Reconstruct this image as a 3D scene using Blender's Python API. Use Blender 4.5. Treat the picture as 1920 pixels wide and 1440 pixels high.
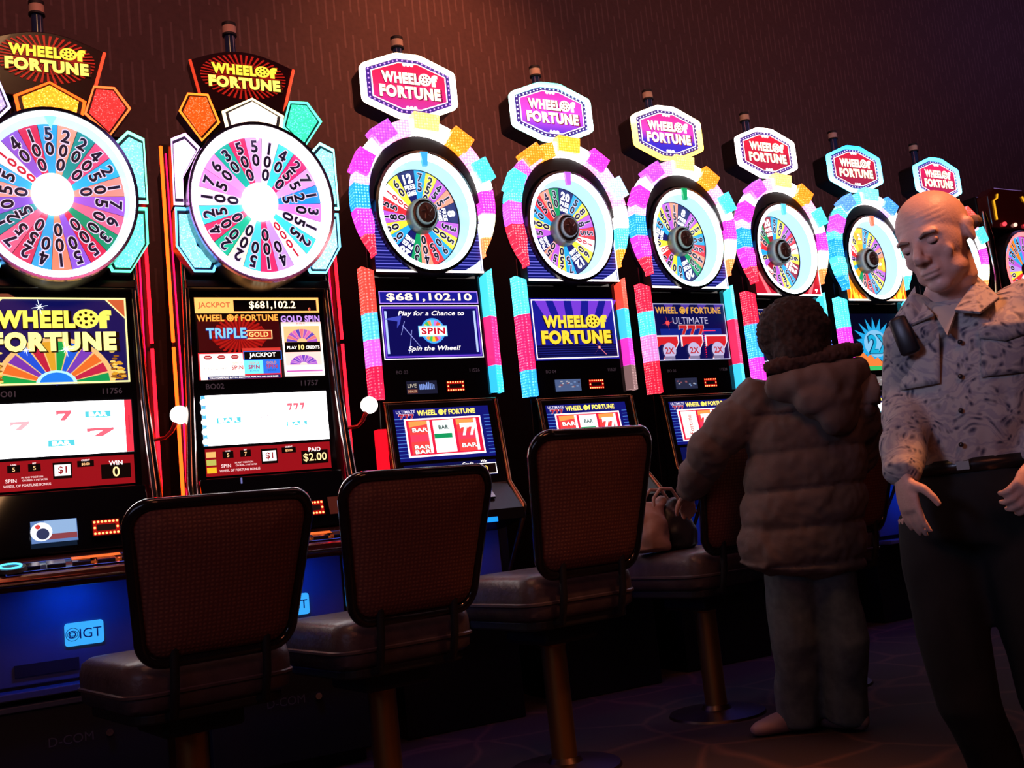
import bpy, bmesh, math, random
from mathutils import Vector, Matrix, noise
random.seed(7)
PI = math.pi
for o in list(bpy.data.objects): bpy.data.objects.remove(o)
SC = bpy.context.scene
COL = SC.collection

# ------------------------------------------------------------------ camera, world, lights, exposure
CAM_H = 0.85
F_PX = 1950.0
PITCH, ROLL, YAW = 0.1257, 0.1052, 0.6139
cd = bpy.data.cameras.new('camera'); cam = bpy.data.objects.new('camera', cd); COL.objects.link(cam)
cd.sensor_fit = 'HORIZONTAL'; cd.sensor_width = 36.0; cd.lens = 36.0 * F_PX / 1920.0
cd.clip_start = 0.05; cd.clip_end = 100
fw = Vector((math.sin(YAW) * math.cos(PITCH), math.cos(YAW) * math.cos(PITCH), math.sin(PITCH)))
rt = Vector((math.cos(YAW), -math.sin(YAW), 0)); up = rt.cross(fw)
R_ = math.cos(ROLL) * rt - math.sin(ROLL) * up
U_ = math.sin(ROLL) * rt + math.cos(ROLL) * up
m = Matrix((R_, U_, -fw)).transposed().to_4x4(); m.translation = Vector((0, 0, CAM_H))
cam.matrix_world = m
SC.camera = cam
SC.view_settings.view_transform = 'Standard'; SC.view_settings.look = 'None'
SC.view_settings.gamma = 1.0; SC.view_settings.exposure = 0.0
try: SC.view_settings.use_curve_mapping = False
except Exception: pass
w = bpy.data.worlds.new('world'); SC.world = w; w.use_nodes = True
w.node_tree.nodes['Background'].inputs[0].default_value = (0.5, 0.4, 0.45, 1)
w.node_tree.nodes['Background'].inputs[1].default_value = 0.01

def light(name, kind, loc, target, energy, color, size=0.3, size_y=None, spot=None, blend=0.6):
    l = bpy.data.lights.new(name, kind); o = bpy.data.objects.new(name, l); COL.objects.link(o)
    l.energy = energy; l.color = color; o.location = loc
    if kind == 'AREA':
        l.size = size
        if size_y: l.shape = 'RECTANGLE'; l.size_y = size_y
    elif kind == 'SPOT':
        l.shadow_soft_size = size; l.spot_size = spot; l.spot_blend = blend
    else: l.shadow_soft_size = size
    d = Vector(target) - Vector(loc)
    o.rotation_euler = d.to_track_quat('-Z', 'Y').to_euler()
    return o
# ceiling downlights of the hall (warm), out of view
light('wall_wash_lamp', 'SPOT', (3.0, 3.2, 4.6), (2.95, 4.6, 2.9), 165, (1.0, 0.27, 0.12), 0.15, spot=1.3, blend=1.0)
light('wall_wash_lamp', 'AREA', (5.2, 2.2, 4.6), (5.2, 4.6, 3.0), 22, (0.85, 0.28, 0.26), 4.0, 0.5)
light('wall_wash_lamp', 'AREA', (9.5, 2.6, 5.0), (9.0, 4.6, 4.6), 9, (0.45, 0.25, 0.75), 2.0, 0.5)
light('wall_wash_lamp', 'AREA', (0.9, 2.2, 4.6), (0.9, 4.6, 3.2), 19, (1.0, 0.24, 0.28), 2.5, 0.5)
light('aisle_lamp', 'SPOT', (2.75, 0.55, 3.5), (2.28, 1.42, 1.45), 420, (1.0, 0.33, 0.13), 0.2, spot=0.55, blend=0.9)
light('aisle_lamp', 'AREA', (0.2, -1.6, 3.6), (2.0, 2.8, 0.7), 21, (1.0, 0.24, 0.12), 1.2)
light('aisle_lamp', 'AREA', (0.3, 1.7, 3.9), (1.5, 2.9, 0.4), 10, (1.0, 0.5, 0.22), 0.6)

# added cool fill lamps aimed at the man, behind and left of the camera
light('cool_fill', 'SPOT', (-2.2, 0.9, 2.3), (2.25, 1.45, 1.3), 300, (0.58, 0.60, 1.0), 0.5, spot=0.27, blend=0.9)
light('cool_fill', 'AREA', (-2.0, 0.6, 1.9), (2.3, 1.45, 1.1), 6, (0.55, 0.6, 1.0), 2.2, 1.0)

# ------------------------------------------------------------------ materials
def S(r, g, b):
    f = lambda c: (c / 255.0) / 12.92 if c / 255.0 <= 0.04045 else (((c / 255.0) + 0.055) / 1.055) ** 2.4
    return (f(r), f(g), f(b))
MATS = {}
def mat(name, col, rough=0.6, metal=0.0, coat=0.0, alpha=None):
    if name in MATS: return MATS[name]
    m = bpy.data.materials.new(name); m.use_nodes = True
    b = m.node_tree.nodes['Principled BSDF']
    b.inputs['Base Color'].default_value = (*col, 1); b.inputs['Roughness'].default_value = rough
    b.inputs['Metallic'].default_value = metal; b.inputs['Coat Weight'].default_value = coat
    MATS[name] = m; return m
def N(m, t, **k):
    n = m.node_tree.nodes.new(t)
    for a, v in k.items(): setattr(n, a, v)
    return n
def L(m, a, b): m.node_tree.links.new(a, b)
def noisy(name, c1, c2, scale=8, rough=0.7, detail=4, metal=0, bump=0.0, bscale=None, lo=0.35, hi=0.65, tex='noise'):
    """two-tone procedural surface"""
    if name in MATS: return MATS[name]
    m = mat(name, c1, rough, metal); b = m.node_tree.nodes['Principled BSDF']
    tc = N(m, 'ShaderNodeTexCoord')
    n = N(m, 'ShaderNodeTexNoise'); n.inputs['Scale'].default_value = scale; n.inputs['Detail'].default_value = detail
    L(m, tc.outputs['Object'], n.inputs['Vector'])
    r = N(m, 'ShaderNodeValToRGB'); r.color_ramp.elements[0].position = lo; r.color_ramp.elements[1].position = hi
    r.color_ramp.elements[0].color = (*c1, 1); r.color_ramp.elements[1].color = (*c2, 1)
    L(m, n.outputs['Fac'], r.inputs['Fac']); L(m, r.outputs['Color'], b.inputs['Base Color'])
    if bump:
        n2 = N(m, 'ShaderNodeTexNoise'); n2.inputs['Scale'].default_value = bscale or scale * 6
        L(m, tc.outputs['Object'], n2.inputs['Vector'])
        bp = N(m, 'ShaderNodeBump'); bp.inputs['Strength'].default_value = bump; bp.inputs['Distance'].default_value = 0.01
        L(m, n2.outputs['Fac'], bp.inputs['Height']); L(m, bp.outputs['Normal'], b.inputs['Normal'])
    return m
def glow(rgb, s=1.5, tex=None, sample=True, rgb2=None):
    """self-lit plastic or display colour; tex 'led' = grid of lamps behind prismatic plastic"""
    key = 'glow_%d_%d_%d_%g_%s_%d_%s' % (*rgb, s, tex, sample, rgb2)
    if key in MATS: return MATS[key]
    c = S(*rgb)
    m = mat(key, tuple(0.25 * x for x in c), 0.35)
    b = m.node_tree.nodes['Principled BSDF']
    b.inputs['Emission Color'].default_value = (*c, 1); b.inputs['Emission Strength'].default_value = s
    if tex in ('led', 'glitter'):
        tc = N(m, 'ShaderNodeTexCoord'); v = N(m, 'ShaderNodeTexVoronoi')
        v.inputs['Scale'].default_value = 78 if tex == 'led' else 150
        if tex == 'led': v.inputs['Randomness'].default_value = 0.25
        L(m, tc.outputs['Object'], v.inputs['Vector'])
        r = N(m, 'ShaderNodeMapRange'); r.inputs['From Min'].default_value = 0.1; r.inputs['From Max'].default_value = 0.6
        r.inputs['To Min'].default_value = s * 2.1; r.inputs['To Max'].default_value = s * 1.0
        L(m, v.outputs['Distance'], r.inputs['Value']); L(m, r.outputs['Result'], b.inputs['Emission Strength'])
        mx = N(m, 'ShaderNodeMix', data_type='RGBA')
        r2 = N(m, 'ShaderNodeMapRange'); r2.inputs['From Min'].default_value = 0.0; r2.inputs['From Max'].default_value = 0.35
        r2.inputs['To Min'].default_value = 0.22; r2.inputs['To Max'].default_value = 0.0
        L(m, v.outputs['Distance'], r2.inputs['Value']); L(m, r2.outputs['Result'], mx.inputs['Factor'])
        mx.inputs['A'].default_value = (*c, 1); c2 = S(*(rgb2 or (255, 240, 230))); mx.inputs['B'].default_value = (*c2, 1)
        L(m, mx.outputs['Result'], b.inputs['Emission Color'])
    if tex == 'grad':      # vertical colour blend printed on the backlit sheet (object z, rgb low -> rgb2 high over unit range given in s tuple)
        pass
    if not sample:
        try: m.cycles.emission_sampling = 'NONE'
        except Exception: pass
    return m
def gradglow(name, z0, z1, stops, s):
    if name in MATS: return MATS[name]
    m = mat(name, (0.05, 0.05, 0.05), 0.3); b = m.node_tree.nodes['Principled BSDF']
    tc = N(m, 'ShaderNodeTexCoord'); sp = N(m, 'ShaderNodeSeparateXYZ'); L(m, tc.outputs['Object'], sp.inputs[0])
    mr = N(m, 'ShaderNodeMapRange'); mr.inputs['From Min'].default_value = z0; mr.inputs['From Max'].default_value = z1
    L(m, sp.outputs['Z'], mr.inputs['Value'])
    r = N(m, 'ShaderNodeValToRGB'); e = r.color_ramp.elements
    while len(e) < len(stops): e.new(0.5)
    for i, (p, c) in enumerate(stops): e[i].position = p; e[i].color = (*S(*c), 1)
    L(m, mr.outputs['Result'], r.inputs['Fac']); L(m, r.outputs['Color'], b.inputs['Emission Color'])
    b.inputs['Emission Strength'].default_value = s
    return m

BLACK = mat('black_cabinet_lacquer', (0.006, 0.006, 0.008), 0.28)
MATTE = mat('black_matte_plastic', (0.01, 0.01, 0.012), 0.6)
GLASSB = mat('black_display_glass', (0.004, 0.004, 0.006), 0.06, 0, 0.3)
CHROME = mat('dark_chrome', (0.32, 0.27, 0.26), 0.18, 1.0)
SILVER = mat('brushed_silver', (0.62, 0.58, 0.55), 0.25, 1.0)
GOLDT = mat('bronze_trim', (0.35, 0.2, 0.1), 0.25, 1.0)
BRASS = mat('brass_pole', (0.50, 0.28, 0.09), 0.38, 1.0)
GREYTX = glow((62, 48, 56), 0.8, sample=False)
BLUEPANEL = noisy('base_panel_satin', (0.07, 0.09, 0.15), (0.10, 0.12, 0.19), 3, 0.5)
VINYL = noisy('black_vinyl', (0.06, 0.045, 0.055), (0.09, 0.07, 0.08), 14, 0.36, bump=0.15, bscale=60)
CREAM = mat('cream_lamp_shade', (0.75, 0.5, 0.36), 0.5)
SMOKE = mat('smoked_blue_lamp_tube', (0.03, 0.05, 0.14), 0.15, 0, 0.5)

def mat_wall():
    m = mat('brown_wall_covering', (0.1, 0.05, 0.04), 0.75); b = m.node_tree.nodes['Principled BSDF']
    tc = N(m, 'ShaderNodeTexCoord'); sp = N(m, 'ShaderNodeSeparateXYZ'); L(m, tc.outputs['Object'], sp.inputs[0])
    def M2(op, a, bb, cl=False):
        n = N(m, 'ShaderNodeMath', operation=op)
        for i, v in enumerate((a, bb)):
            if v is None: continue
            if isinstance(v, (int, float)): n.inputs[i].default_value = v
            else: L(m, v, n.inputs[i])
        return n.outputs[0]
    xs = M2('DIVIDE', sp.outputs['X'], 0.048); col = M2('FLOOR', xs, None); fx = M2('FRACT', xs, None)
    wn = N(m, 'ShaderNodeTexWhiteNoise', noise_dimensions='1D'); L(m, col, wn.inputs['W'])
    z = M2('ADD', M2('DIVIDE', sp.outputs['Z'], 0.33), M2('MULTIPLY', wn.outputs['Value'], 1.0))
    fz = M2('FRACT', z, None)
    a = M2('LESS_THAN', M2('ABSOLUTE', M2('SUBTRACT', fx, 0.5), None), 0.11)
    c = M2('LESS_THAN', fz, 0.62)
    k = M2('MULTIPLY', a, c)
    ns = N(m, 'ShaderNodeTexNoise'); ns.inputs['Scale'].default_value = 40; L(m, tc.outputs['Object'], ns.inputs['Vector'])
    mx = N(m, 'ShaderNodeMix', data_type='RGBA'); mx.inputs['A'].default_value = (0.115, 0.062, 0.052, 1); mx.inputs['B'].default_value = (0.19, 0.115, 0.10, 1)
    L(m, k, mx.inputs['Factor'])
    mm = N(m, 'ShaderNodeMix', data_type='RGBA', blend_type='MULTIPLY'); mm.inputs['Factor'].default_value = 0.4
    L(m, mx.outputs['Result'], mm.inputs['A']); L(m, ns.outputs['Fac'], mm.inputs['B'])
    L(m, mm.outputs['Result'], b.inputs['Base Color'])
    return m
def mat_carpet():
    m = mat('patterned_carpet', (0.03, 0.015, 0.015), 0.95); b = m.node_tree.nodes['Principled BSDF']
    tc = N(m, 'ShaderNodeTexCoord'); ns = N(m, 'ShaderNodeTexNoise'); ns.inputs['Scale'].default_value = 1.6
    L(m, tc.outputs['Object'], ns.inputs['Vector'])
    mp = N(m, 'ShaderNodeMix', data_type='RGBA'); mp.inputs['Factor'].default_value = 0.22
    L(m, tc.outputs['Object'], mp.inputs['A']); L(m, ns.outputs['Color'], mp.inputs['B'])
    wv = N(m, 'ShaderNodeTexVoronoi', feature='DISTANCE_TO_EDGE'); wv.inputs['Scale'].default_value = 3.2
    L(m, mp.outputs['Result'], wv.inputs['Vector'])
    r = N(m, 'ShaderNodeValToRGB'); e = r.color_ramp.elements
    e[0].position = 0.0; e[0].color = (0.10, 0.04, 0.03, 1); e[1].position = 0.05; e[1].color = (0.032, 0.013, 0.013, 1)
    L(m, wv.outputs['Distance'], r.inputs['Fac'])
    n2 = N(m, 'ShaderNodeTexNoise'); n2.inputs['Scale'].default_value = 260; L(m, tc.outputs['Object'], n2.inputs['Vector'])
    mm = N(m, 'ShaderNodeMix', data_type='RGBA', blend_type='MULTIPLY'); mm.inputs['Factor'].default_value = 0.7
    L(m, r.outputs['Color'], mm.inputs['A']); L(m, n2.outputs['Fac'], mm.inputs['B']); L(m, mm.outputs['Result'], b.inputs['Base Color'])
    return m
def mat_weave():
    m = mat('red_brown_woven_fabric', (0.14, 0.05, 0.035), 0.85); b = m.node_tree.nodes['Principled BSDF']
    tc = N(m, 'ShaderNodeTexCoord')
    outs = []
    for ax, sc in (('X', 160), ('Z', 180)):
        wv = N(m, 'ShaderNodeTexWave', bands_direction=ax); wv.inputs['Scale'].default_value = sc / 6.0; wv.inputs['Distortion'].default_value = 2.2
        wv.inputs['Detail'].default_value = 3; wv.inputs['Detail Scale'].default_value = 3
        L(m, tc.outputs['Object'], wv.inputs['Vector']); outs.append(wv.outputs['Fac'])
    a = N(m, 'ShaderNodeMath', operation='MULTIPLY'); L(m, outs[0], a.inputs[0]); L(m, outs[1], a.inputs[1])
    r = N(m, 'ShaderNodeValToRGB'); e = r.color_ramp.elements
    e[0].color = (0.14, 0.045, 0.035, 1); e[1].color = (0.24, 0.09, 0.06, 1); e[1].position = 0.7
    L(m, a.outputs[0], r.inputs['Fac']); L(m, r.outputs['Color'], b.inputs['Base Color'])
    bp = N(m, 'ShaderNodeBump'); bp.inputs['Strength'].default_value = 0.3; bp.inputs['Distance'].default_value = 0.003
    L(m, a.outputs[0], bp.inputs['Height']); L(m, bp.outputs['Normal'], b.inputs['Normal'])
    return m

# ------------------------------------------------------------------ mesh builder
FONT = {}
def font_mesh(s, bold, shear):
    k = (s, bold, shear)
    if k in FONT: return FONT[k]
    if s == '4':       # drawn from strokes so its counter stays open
        t = .07 + bold
        q = [[(.08 - t, -.5), (.08 + t, -.5), (.08 + t, .5), (.08 - t, .5)], [(-.36, -.22 - t), (.32, -.22 - t), (.32, -.22 + t), (-.36, -.22 + t)], [(-.36, -.22), (-.36 + 1.6 * t, -.22), (.08 + t, .5), (.08 - t, .5)]]
        vs = [p for f in q for p in f]; FONT[k] = (vs, [(0, 1, 2, 3), (4, 5, 6, 7), (8, 9, 10, 11)], .68, 1.0); return FONT[k]
    c = bpy.data.curves.new('tmp', 'FONT'); c.body = s; c.size = 1; c.offset = bold; c.shear = shear
    c.resolution_u = 3; c.space_character = 1.0 + bold * 2.2; c.fill_mode = 'FRONT'
    o = bpy.data.objects.new('tmp', c); COL.objects.link(o)
    dg = bpy.context.evaluated_depsgraph_get(); me = bpy.data.meshes.new_from_object(o.evaluated_get(dg))
    vs = [tuple(v.co) for v in me.vertices]; fs = [tuple(p.vertices) for p in me.polygons]
    bpy.data.objects.remove(o); bpy.data.curves.remove(c); bpy.data.meshes.remove(me)
    if vs:
        x0 = min(v[0] for v in vs); x1 = max(v[0] for v in vs); y0 = min(v[1] for v in vs); y1 = max(v[1] for v in vs)
        vs = [(v[0] - (x0 + x1) / 2, v[1] - (y0 + y1) / 2) for v in vs]; wd, ht = x1 - x0, y1 - y0
    else: wd = ht = 1
    FONT[k] = (vs, fs, wd, ht); return FONT[k]
def PM(o, r=(1, 0, 0), u=(0, 0, 1)):
    r = Vector(r).normalized(); u = Vector(u).normalized(); n = r.cross(u)
    M = Matrix((r, u, n)).transposed().to_4x4(); M.translation = Vector(o); return M
class MB:
    def __init__(s): s.v = []; s.f = []; s.mi = []; s.mats = []
    def mid(s, m):
        if m not in s.mats: s.mats.append(m)
        return s.mats.index(m)
    def add(s, vs, fs, m, M=None):
        b = len(s.v); i = s.mid(m)
        s.v += [tuple(M @ Vector(v)) if M else tuple(v) for v in vs]
        for f in fs: s.f.append(tuple(b + k for k in f)); s.mi.append(i)
        return s
    def box(s, x0, x1, y0, y1, z0, z1, m, M=None):
        vs = [(x, y, z) for x in (x0, x1) for y in (y0, y1) for z in (z0, z1)]
        return s.add(vs, [(0, 1, 3, 2), (4, 6, 7, 5), (0, 4, 5, 1), (2, 3, 7, 6), (0, 2, 6, 4), (1, 5, 7, 3)], m, M)
    def prism(s, poly, y0, y1, m, M=None):
        """poly in x,z extruded along y"""
        n = len(poly); vs = [(x, y0, z) for x, z in poly] + [(x, y1, z) for x, z in poly]
        fs = [tuple(range(n)), tuple(range(2 * n - 1, n - 1, -1))] + [(i, (i + 1) % n, n + (i + 1) % n, n + i) for i in range(n)]
        return s.add(vs, fs, m, M)
    def prismx(s, poly, x0, x1, m, M=None):
        """poly in y,z extruded along x"""
        n = len(poly); vs = [(x0, y, z) for y, z in poly] + [(x1, y, z) for y, z in poly]
        fs = [tuple(range(n)), tuple(range(2 * n - 1, n - 1, -1))] + [(i, (i + 1) % n, n + (i + 1) % n, n + i) for i in range(n)]
        return s.add(vs, fs, m, M)
    def prismz(s, poly, z0, z1, m, M=None):
        n = len(poly); vs = [(x, y, z0) for x, y in poly] + [(x, y, z1) for x, y in poly]
        fs = [tuple(range(n)), tuple(range(2 * n - 1, n - 1, -1))] + [(i, (i + 1) % n, n + (i + 1) % n, n + i) for i in range(n)]
        return s.add(vs, fs, m, M)
    def band(s, outer, inner, y0, y1, m, M=None, closed=True):
        """frame between two matching x,z loops, extruded along y"""
        n = len(outer); vs = []
        for y in (y0, y1): vs += [(x, y, z) for x, z in outer] + [(x, y, z) for x, z in inner]
        fs = []
        for i in range(n if closed else n - 1):
            j = (i + 1) % n
            fs += [(i, j, n + j, n + i), (2 * n + i, 3 * n + i, 3 * n + j, 2 * n + j), (i, 2 * n + i, 2 * n + j, j), (n + i, n + j, 3 * n + j, 3 * n + i)]
        if not closed:
            fs += [(0, n, 3 * n, 2 * n), (n - 1, 3 * n - 1, 4 * n - 1, 2 * n - 1)]
        return s.add(vs, fs, m, M)
    def tube(s, pts, r, m, n=8, closed=False, M=None):
        pts = [Vector(p) for p in pts]; k = len(pts); rs = r if isinstance(r, (list, tuple)) else [r] * k
        vs = []; ref = None
        for i, p in enumerate(pts):
            a = pts[(i - 1) % k] if (closed or i > 0) else p; b = pts[(i + 1) % k] if (closed or i < k - 1) else p
            t = (b - a).normalized()
            if ref is None: ref = Vector((0, 0, 1)) if abs(t.z) < 0.9 else Vector((1, 0, 0))
            x = (ref - t * ref.dot(t)).normalized(); ref = x; y = t.cross(x)
            vs += [p + (x * math.cos(2 * PI * j / n) + y * math.sin(2 * PI * j / n)) * rs[i] for j in range(n)]
        fs = []
        for i in range(k if closed else k - 1):
            i2 = (i + 1) % k
            fs += [(i * n + j, i * n + (j + 1) % n, i2 * n + (j + 1) % n, i2 * n + j) for j in range(n)]
        if not closed: fs += [tuple(range(n - 1, -1, -1)), tuple((k - 1) * n + j for j in range(n))]
        return s.add(vs, fs, m, M)
    def sphere(s, c, r, m, n=16, k=10, M=None):
        if isinstance(r, (int, float)): r = (r, r, r)
        vs = [(c[0], c[1], c[2] + r[2])]
        for i in range(1, k):
            t = PI * i / k
            vs += [(c[0] + r[0] * math.sin(t) * math.cos(2 * PI * j / n), c[1] + r[1] * math.sin(t) * math.sin(2 * PI * j / n), c[2] + r[2] * math.cos(t)) for j in range(n)]
        vs.append((c[0], c[1], c[2] - r[2])); e = len(vs) - 1
        fs = [(0, 1 + j, 1 + (j + 1) % n) for j in range(n)]
        for i in range(k - 2): fs += [(1 + i * n + j, 1 + (i + 1) * n + j, 1 + (i + 1) * n + (j + 1) % n, 1 + i * n + (j + 1) % n) for j in range(n)]
        fs += [(e, 1 + (k - 2) * n + (j + 1) % n, 1 + (k - 2) * n + j) for j in range(n)]
        return s.add(vs, fs, m, M)
    def lathe(s, prof, m, n=32, M=None, sx=1.0):
        """prof: (radius, height); axis = local z of M"""
        k = len(prof); vs = [(sx * r * math.cos(2 * PI * j / n), r * math.sin(2 * PI * j / n), h) for r, h in prof for j in range(n)]
        fs = [(i * n + j, i * n + (j + 1) % n, (i + 1) * n + (j + 1) % n, (i + 1) * n + j) for i in range(k - 1) for j in range(n)]
        return s.add(vs, fs, m, M)
    def flat(s, poly, M, m, off=0.001):
        return s.add([(x, y, off) for x, y in poly], [tuple(range(len(poly)))], m, M)
    def rect(s, x0, x1, y0, y1, M, m, off=0.001): return s.flat([(x0, y0), (x1, y0), (x1, y1), (x0, y1)], M, m, off)
    def frame(s, x0, x1, y0, y1, t, M, m, off=0.001):
        for a in ((x0, x1, y0, y0 + t), (x0, x1, y1 - t, y1), (x0, x0 + t, y0 + t, y1 - t), (x1 - t, x1, y0 + t, y1 - t)): s.rect(*a, M, m, off)
    def disc(s, cx, cy, r, M, m, off=0.001, n=20, ry=None):
        return s.flat([(cx + r * math.cos(2 * PI * i / n), cy + (ry or r) * math.sin(2 * PI * i / n)) for i in range(n)], M, m, off)
    def text(s, t, M, cx, cy, h, m, off=0.002, bold=0.0, wfit=None, shear=0.0, rot=0.0, maxw=None):
        vs, fs, wd, ht = font_mesh(t, bold, shear)
        k = h / ht; kx = wfit / wd if wfit else k
        if maxw and kx * wd > maxw: kx = maxw / wd
        c, sn = math.cos(rot), math.sin(rot)
        return s.add([(cx + x * kx * c - y * k * sn, cy + x * kx * sn + y * k * c, off) for x, y in vs], fs, m, M)
def ob(name, mb, parent=None, smooth=False, bevel=0.0, sub=0, weld=False):
    me = bpy.data.meshes.new(name); me.from_pydata([tuple(v) for v in mb.v], [], mb.f)
    for m in mb.mats: me.materials.append(m)
    for p, i in zip(me.polygons, mb.mi): p.material_index = i; p.use_smooth = smooth
    bm = bmesh.new(); bm.from_mesh(me)
    bmesh.ops.recalc_face_normals(bm, faces=bm.faces); bm.to_mesh(me); bm.free()
    if smooth:
        try: me.set_sharp_from_angle(angle=math.radians(50))
        except Exception: pass
    o = bpy.data.objects.new(name, me); COL.objects.link(o)
    if parent: o.parent = parent
    if bevel:
        b = o.modifiers.new('bevel', 'BEVEL'); b.width = bevel; b.segments = 2; b.limit_method = 'ANGLE'; b.angle_limit = math.radians(40)
    return o
def thing(name, label, cat, loc=(0, 0, 0), rz=0.0, group=None):
    o = bpy.data.objects.new(name, None); COL.objects.link(o); o.location = loc; o.rotation_euler = (0, 0, rz)
    o.empty_display_size = 0.1
    return tag(o, label, cat, group)
def tag(o, label, cat, group=None):
    o['label'] = label; o['category'] = cat
    if group: o['group'] = group
    return o
def struct(name, mb): o = ob(name, mb); o['kind'] = 'structure'; return o

# ------------------------------------------------------------------ room shell
WALLM, CARPET = mat_wall(), mat_carpet()
CEILM = noisy('dark_ceiling_paint', (0.05, 0.04, 0.05), (0.07, 0.055, 0.07), 2, 0.9)
WY, WZ = 4.62, 5.4
struct('floor', MB().box(-4, 14, -5, WY, -0.1, 0, CARPET))
struct('ceiling', MB().box(-4, 14, -5, WY, WZ, WZ + 0.1, CEILM))
struct('wall_back', MB().box(-4, 14, WY, WY + 0.1, -0.1, WZ + 0.1, WALLM))
struct('wall_left', MB().box(-4.1, -4, -5, WY, -0.1, WZ + 0.1, WALLM))
struct('wall_right', MB().box(14, 14.1, -5, WY, -0.1, WZ + 0.1, WALLM))
struct('wall_front', MB().box(-4, 14, -5.1, -5, -0.1, WZ + 0.1, WALLM))
struct('baseboard_back', MB().box(-4, 14, WY - 0.02, WY, 0, 0.12, MATTE))

# ------------------------------------------------------------------ shared display graphics
W_ = (255, 255, 255)
def logo(mb, M, cx, cy, w, h, m1, m2=None, off=0.003, dark=None):
    """the two-line show title: first line with a spoked wheel for its O"""
    m2 = m2 or m1
    if dark:
        mb.text('WHEEL', M, cx - 0.135 * w, cy + 0.26 * h - 0.02 * h, 0.44 * h, dark, off - 0.001, 0.09, wfit=0.66 * w)
        mb.text('FORTUNE', M, cx + 0.01 * w, cy - 0.26 * h - 0.02 * h, 0.48 * h, dark, off - 0.001, 0.09, wfit=1.04 * w)
    mb.text('WHEEL', M, cx - 0.14 * w, cy + 0.26 * h, 0.42 * h, m1, off, 0.06, wfit=0.62 * w)
    mb.disc(cx + 0.26 * w, cy + 0.27 * h, 0.105 * w, M, m1, off, 20, ry=0.23 * h)
    dk = dark or MATTE
    for k in range(8):
        a = k * PI / 4
        mb.disc(cx + 0.26 * w + 0.062 * w * math.cos(a), cy + 0.27 * h + 0.135 * h * math.sin(a), 0.014 * w, M, dk, off + 0.0008, 6, ry=0.035 * h)
    mb.disc(cx + 0.26 * w, cy + 0.27 * h, 0.018 * w, M, dk, off + 0.0008, 8, ry=0.04 * h)
    mb.text('f', M, cx + 0.41 * w, cy + 0.26 * h, 0.44 * h, m1, off, 0.06, wfit=0.12 * w)
    mb.text('FORTUNE', M, cx, cy - 0.26 * h, 0.46 * h, m2, off, 0.06, wfit=1.0 * w)
def logo_line(mb, M, cx, cy, w, h, m1, off=0.003):
    mb.text('WHEEL', M, cx - 0.33 * w, cy, h, m1, off, 0.03, wfit=0.33 * w)
    mb.disc(cx - 0.09 * w, cy, 0.045 * w, M, m1, off, 14, ry=0.55 * h)
    for k in range(6): mb.disc(cx - 0.09 * w + 0.025 * w * math.cos(k * PI / 3), cy + 0.3 * h * math.sin(k * PI / 3), 0.006 * w, M, MATTE, off + 0.0008, 5)
    mb.text('f', M, cx - 0.015 * w, cy, h, m1, off, 0.03, wfit=0.05 * w)
    mb.text('FORTUNE', M, cx + 0.27 * w, cy, h, m1, off, 0.03, wfit=0.46 * w)
def rays(mb, M, cx, cy, r0, r1, n, m, off, a0=0, a1=2 * PI, duty=0.5, ry=1.0):
    for k in range(n):
        a = a0 + (a1 - a0) * k / n; b = a + (a1 - a0) / n * duty
        mb.flat([(cx + r0 * math.cos(a), cy + r0 * ry * math.sin(a)), (cx + r1 * math.cos(a), cy + r1 * ry * math.sin(a)), (cx + r1 * math.cos(b), cy + r1 * ry * math.sin(b)), (cx + r0 * math.cos(b), cy + r0 * ry * math.sin(b))], M, m, off)
def sparkle(mb, M, cx, cy, r, m, off):
    pts = []
    for k in range(16):
        a = k * PI / 8 + 0.2; rr = r if k % 4 == 0 else (r * 0.5 if k % 4 == 2 else r * 0.1)
        pts.append((cx + rr * math.cos(a), cy + rr * math.sin(a)))
    mb.flat(pts, M, m, off)
def seven(mb, M, cx, cy, w, h, m, off, rim=None):
    def P(k): return [(cx - w * .5 * k, cy + h * .5 * k), (cx + w * .5 * k, cy + h * .5 * k), (cx + w * .5 * k, cy + h * .22 * k), (cx + w * .08, cy - h * .5 * k), (cx - w * .28 * k, cy - h * .5 * k), (cx + w * .08, cy + h * .15), (cx - w * .32 * k, cy + h * .15), (cx - w * .5 * k, cy + h * .02)]
    if rim: mb.flat(P(1.14), M, rim, off - 0.0008)
    mb.flat(P(1), M, m, off)
def arc_poly(cx, cz, rx, rz, a0, a1, n):
    return [(cx + rx * math.cos(math.radians(a0 + (a1 - a0) * i / n)), cz + rz * math.sin(math.radians(a0 + (a1 - a0) * i / n))) for i in range(n + 1)]

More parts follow.
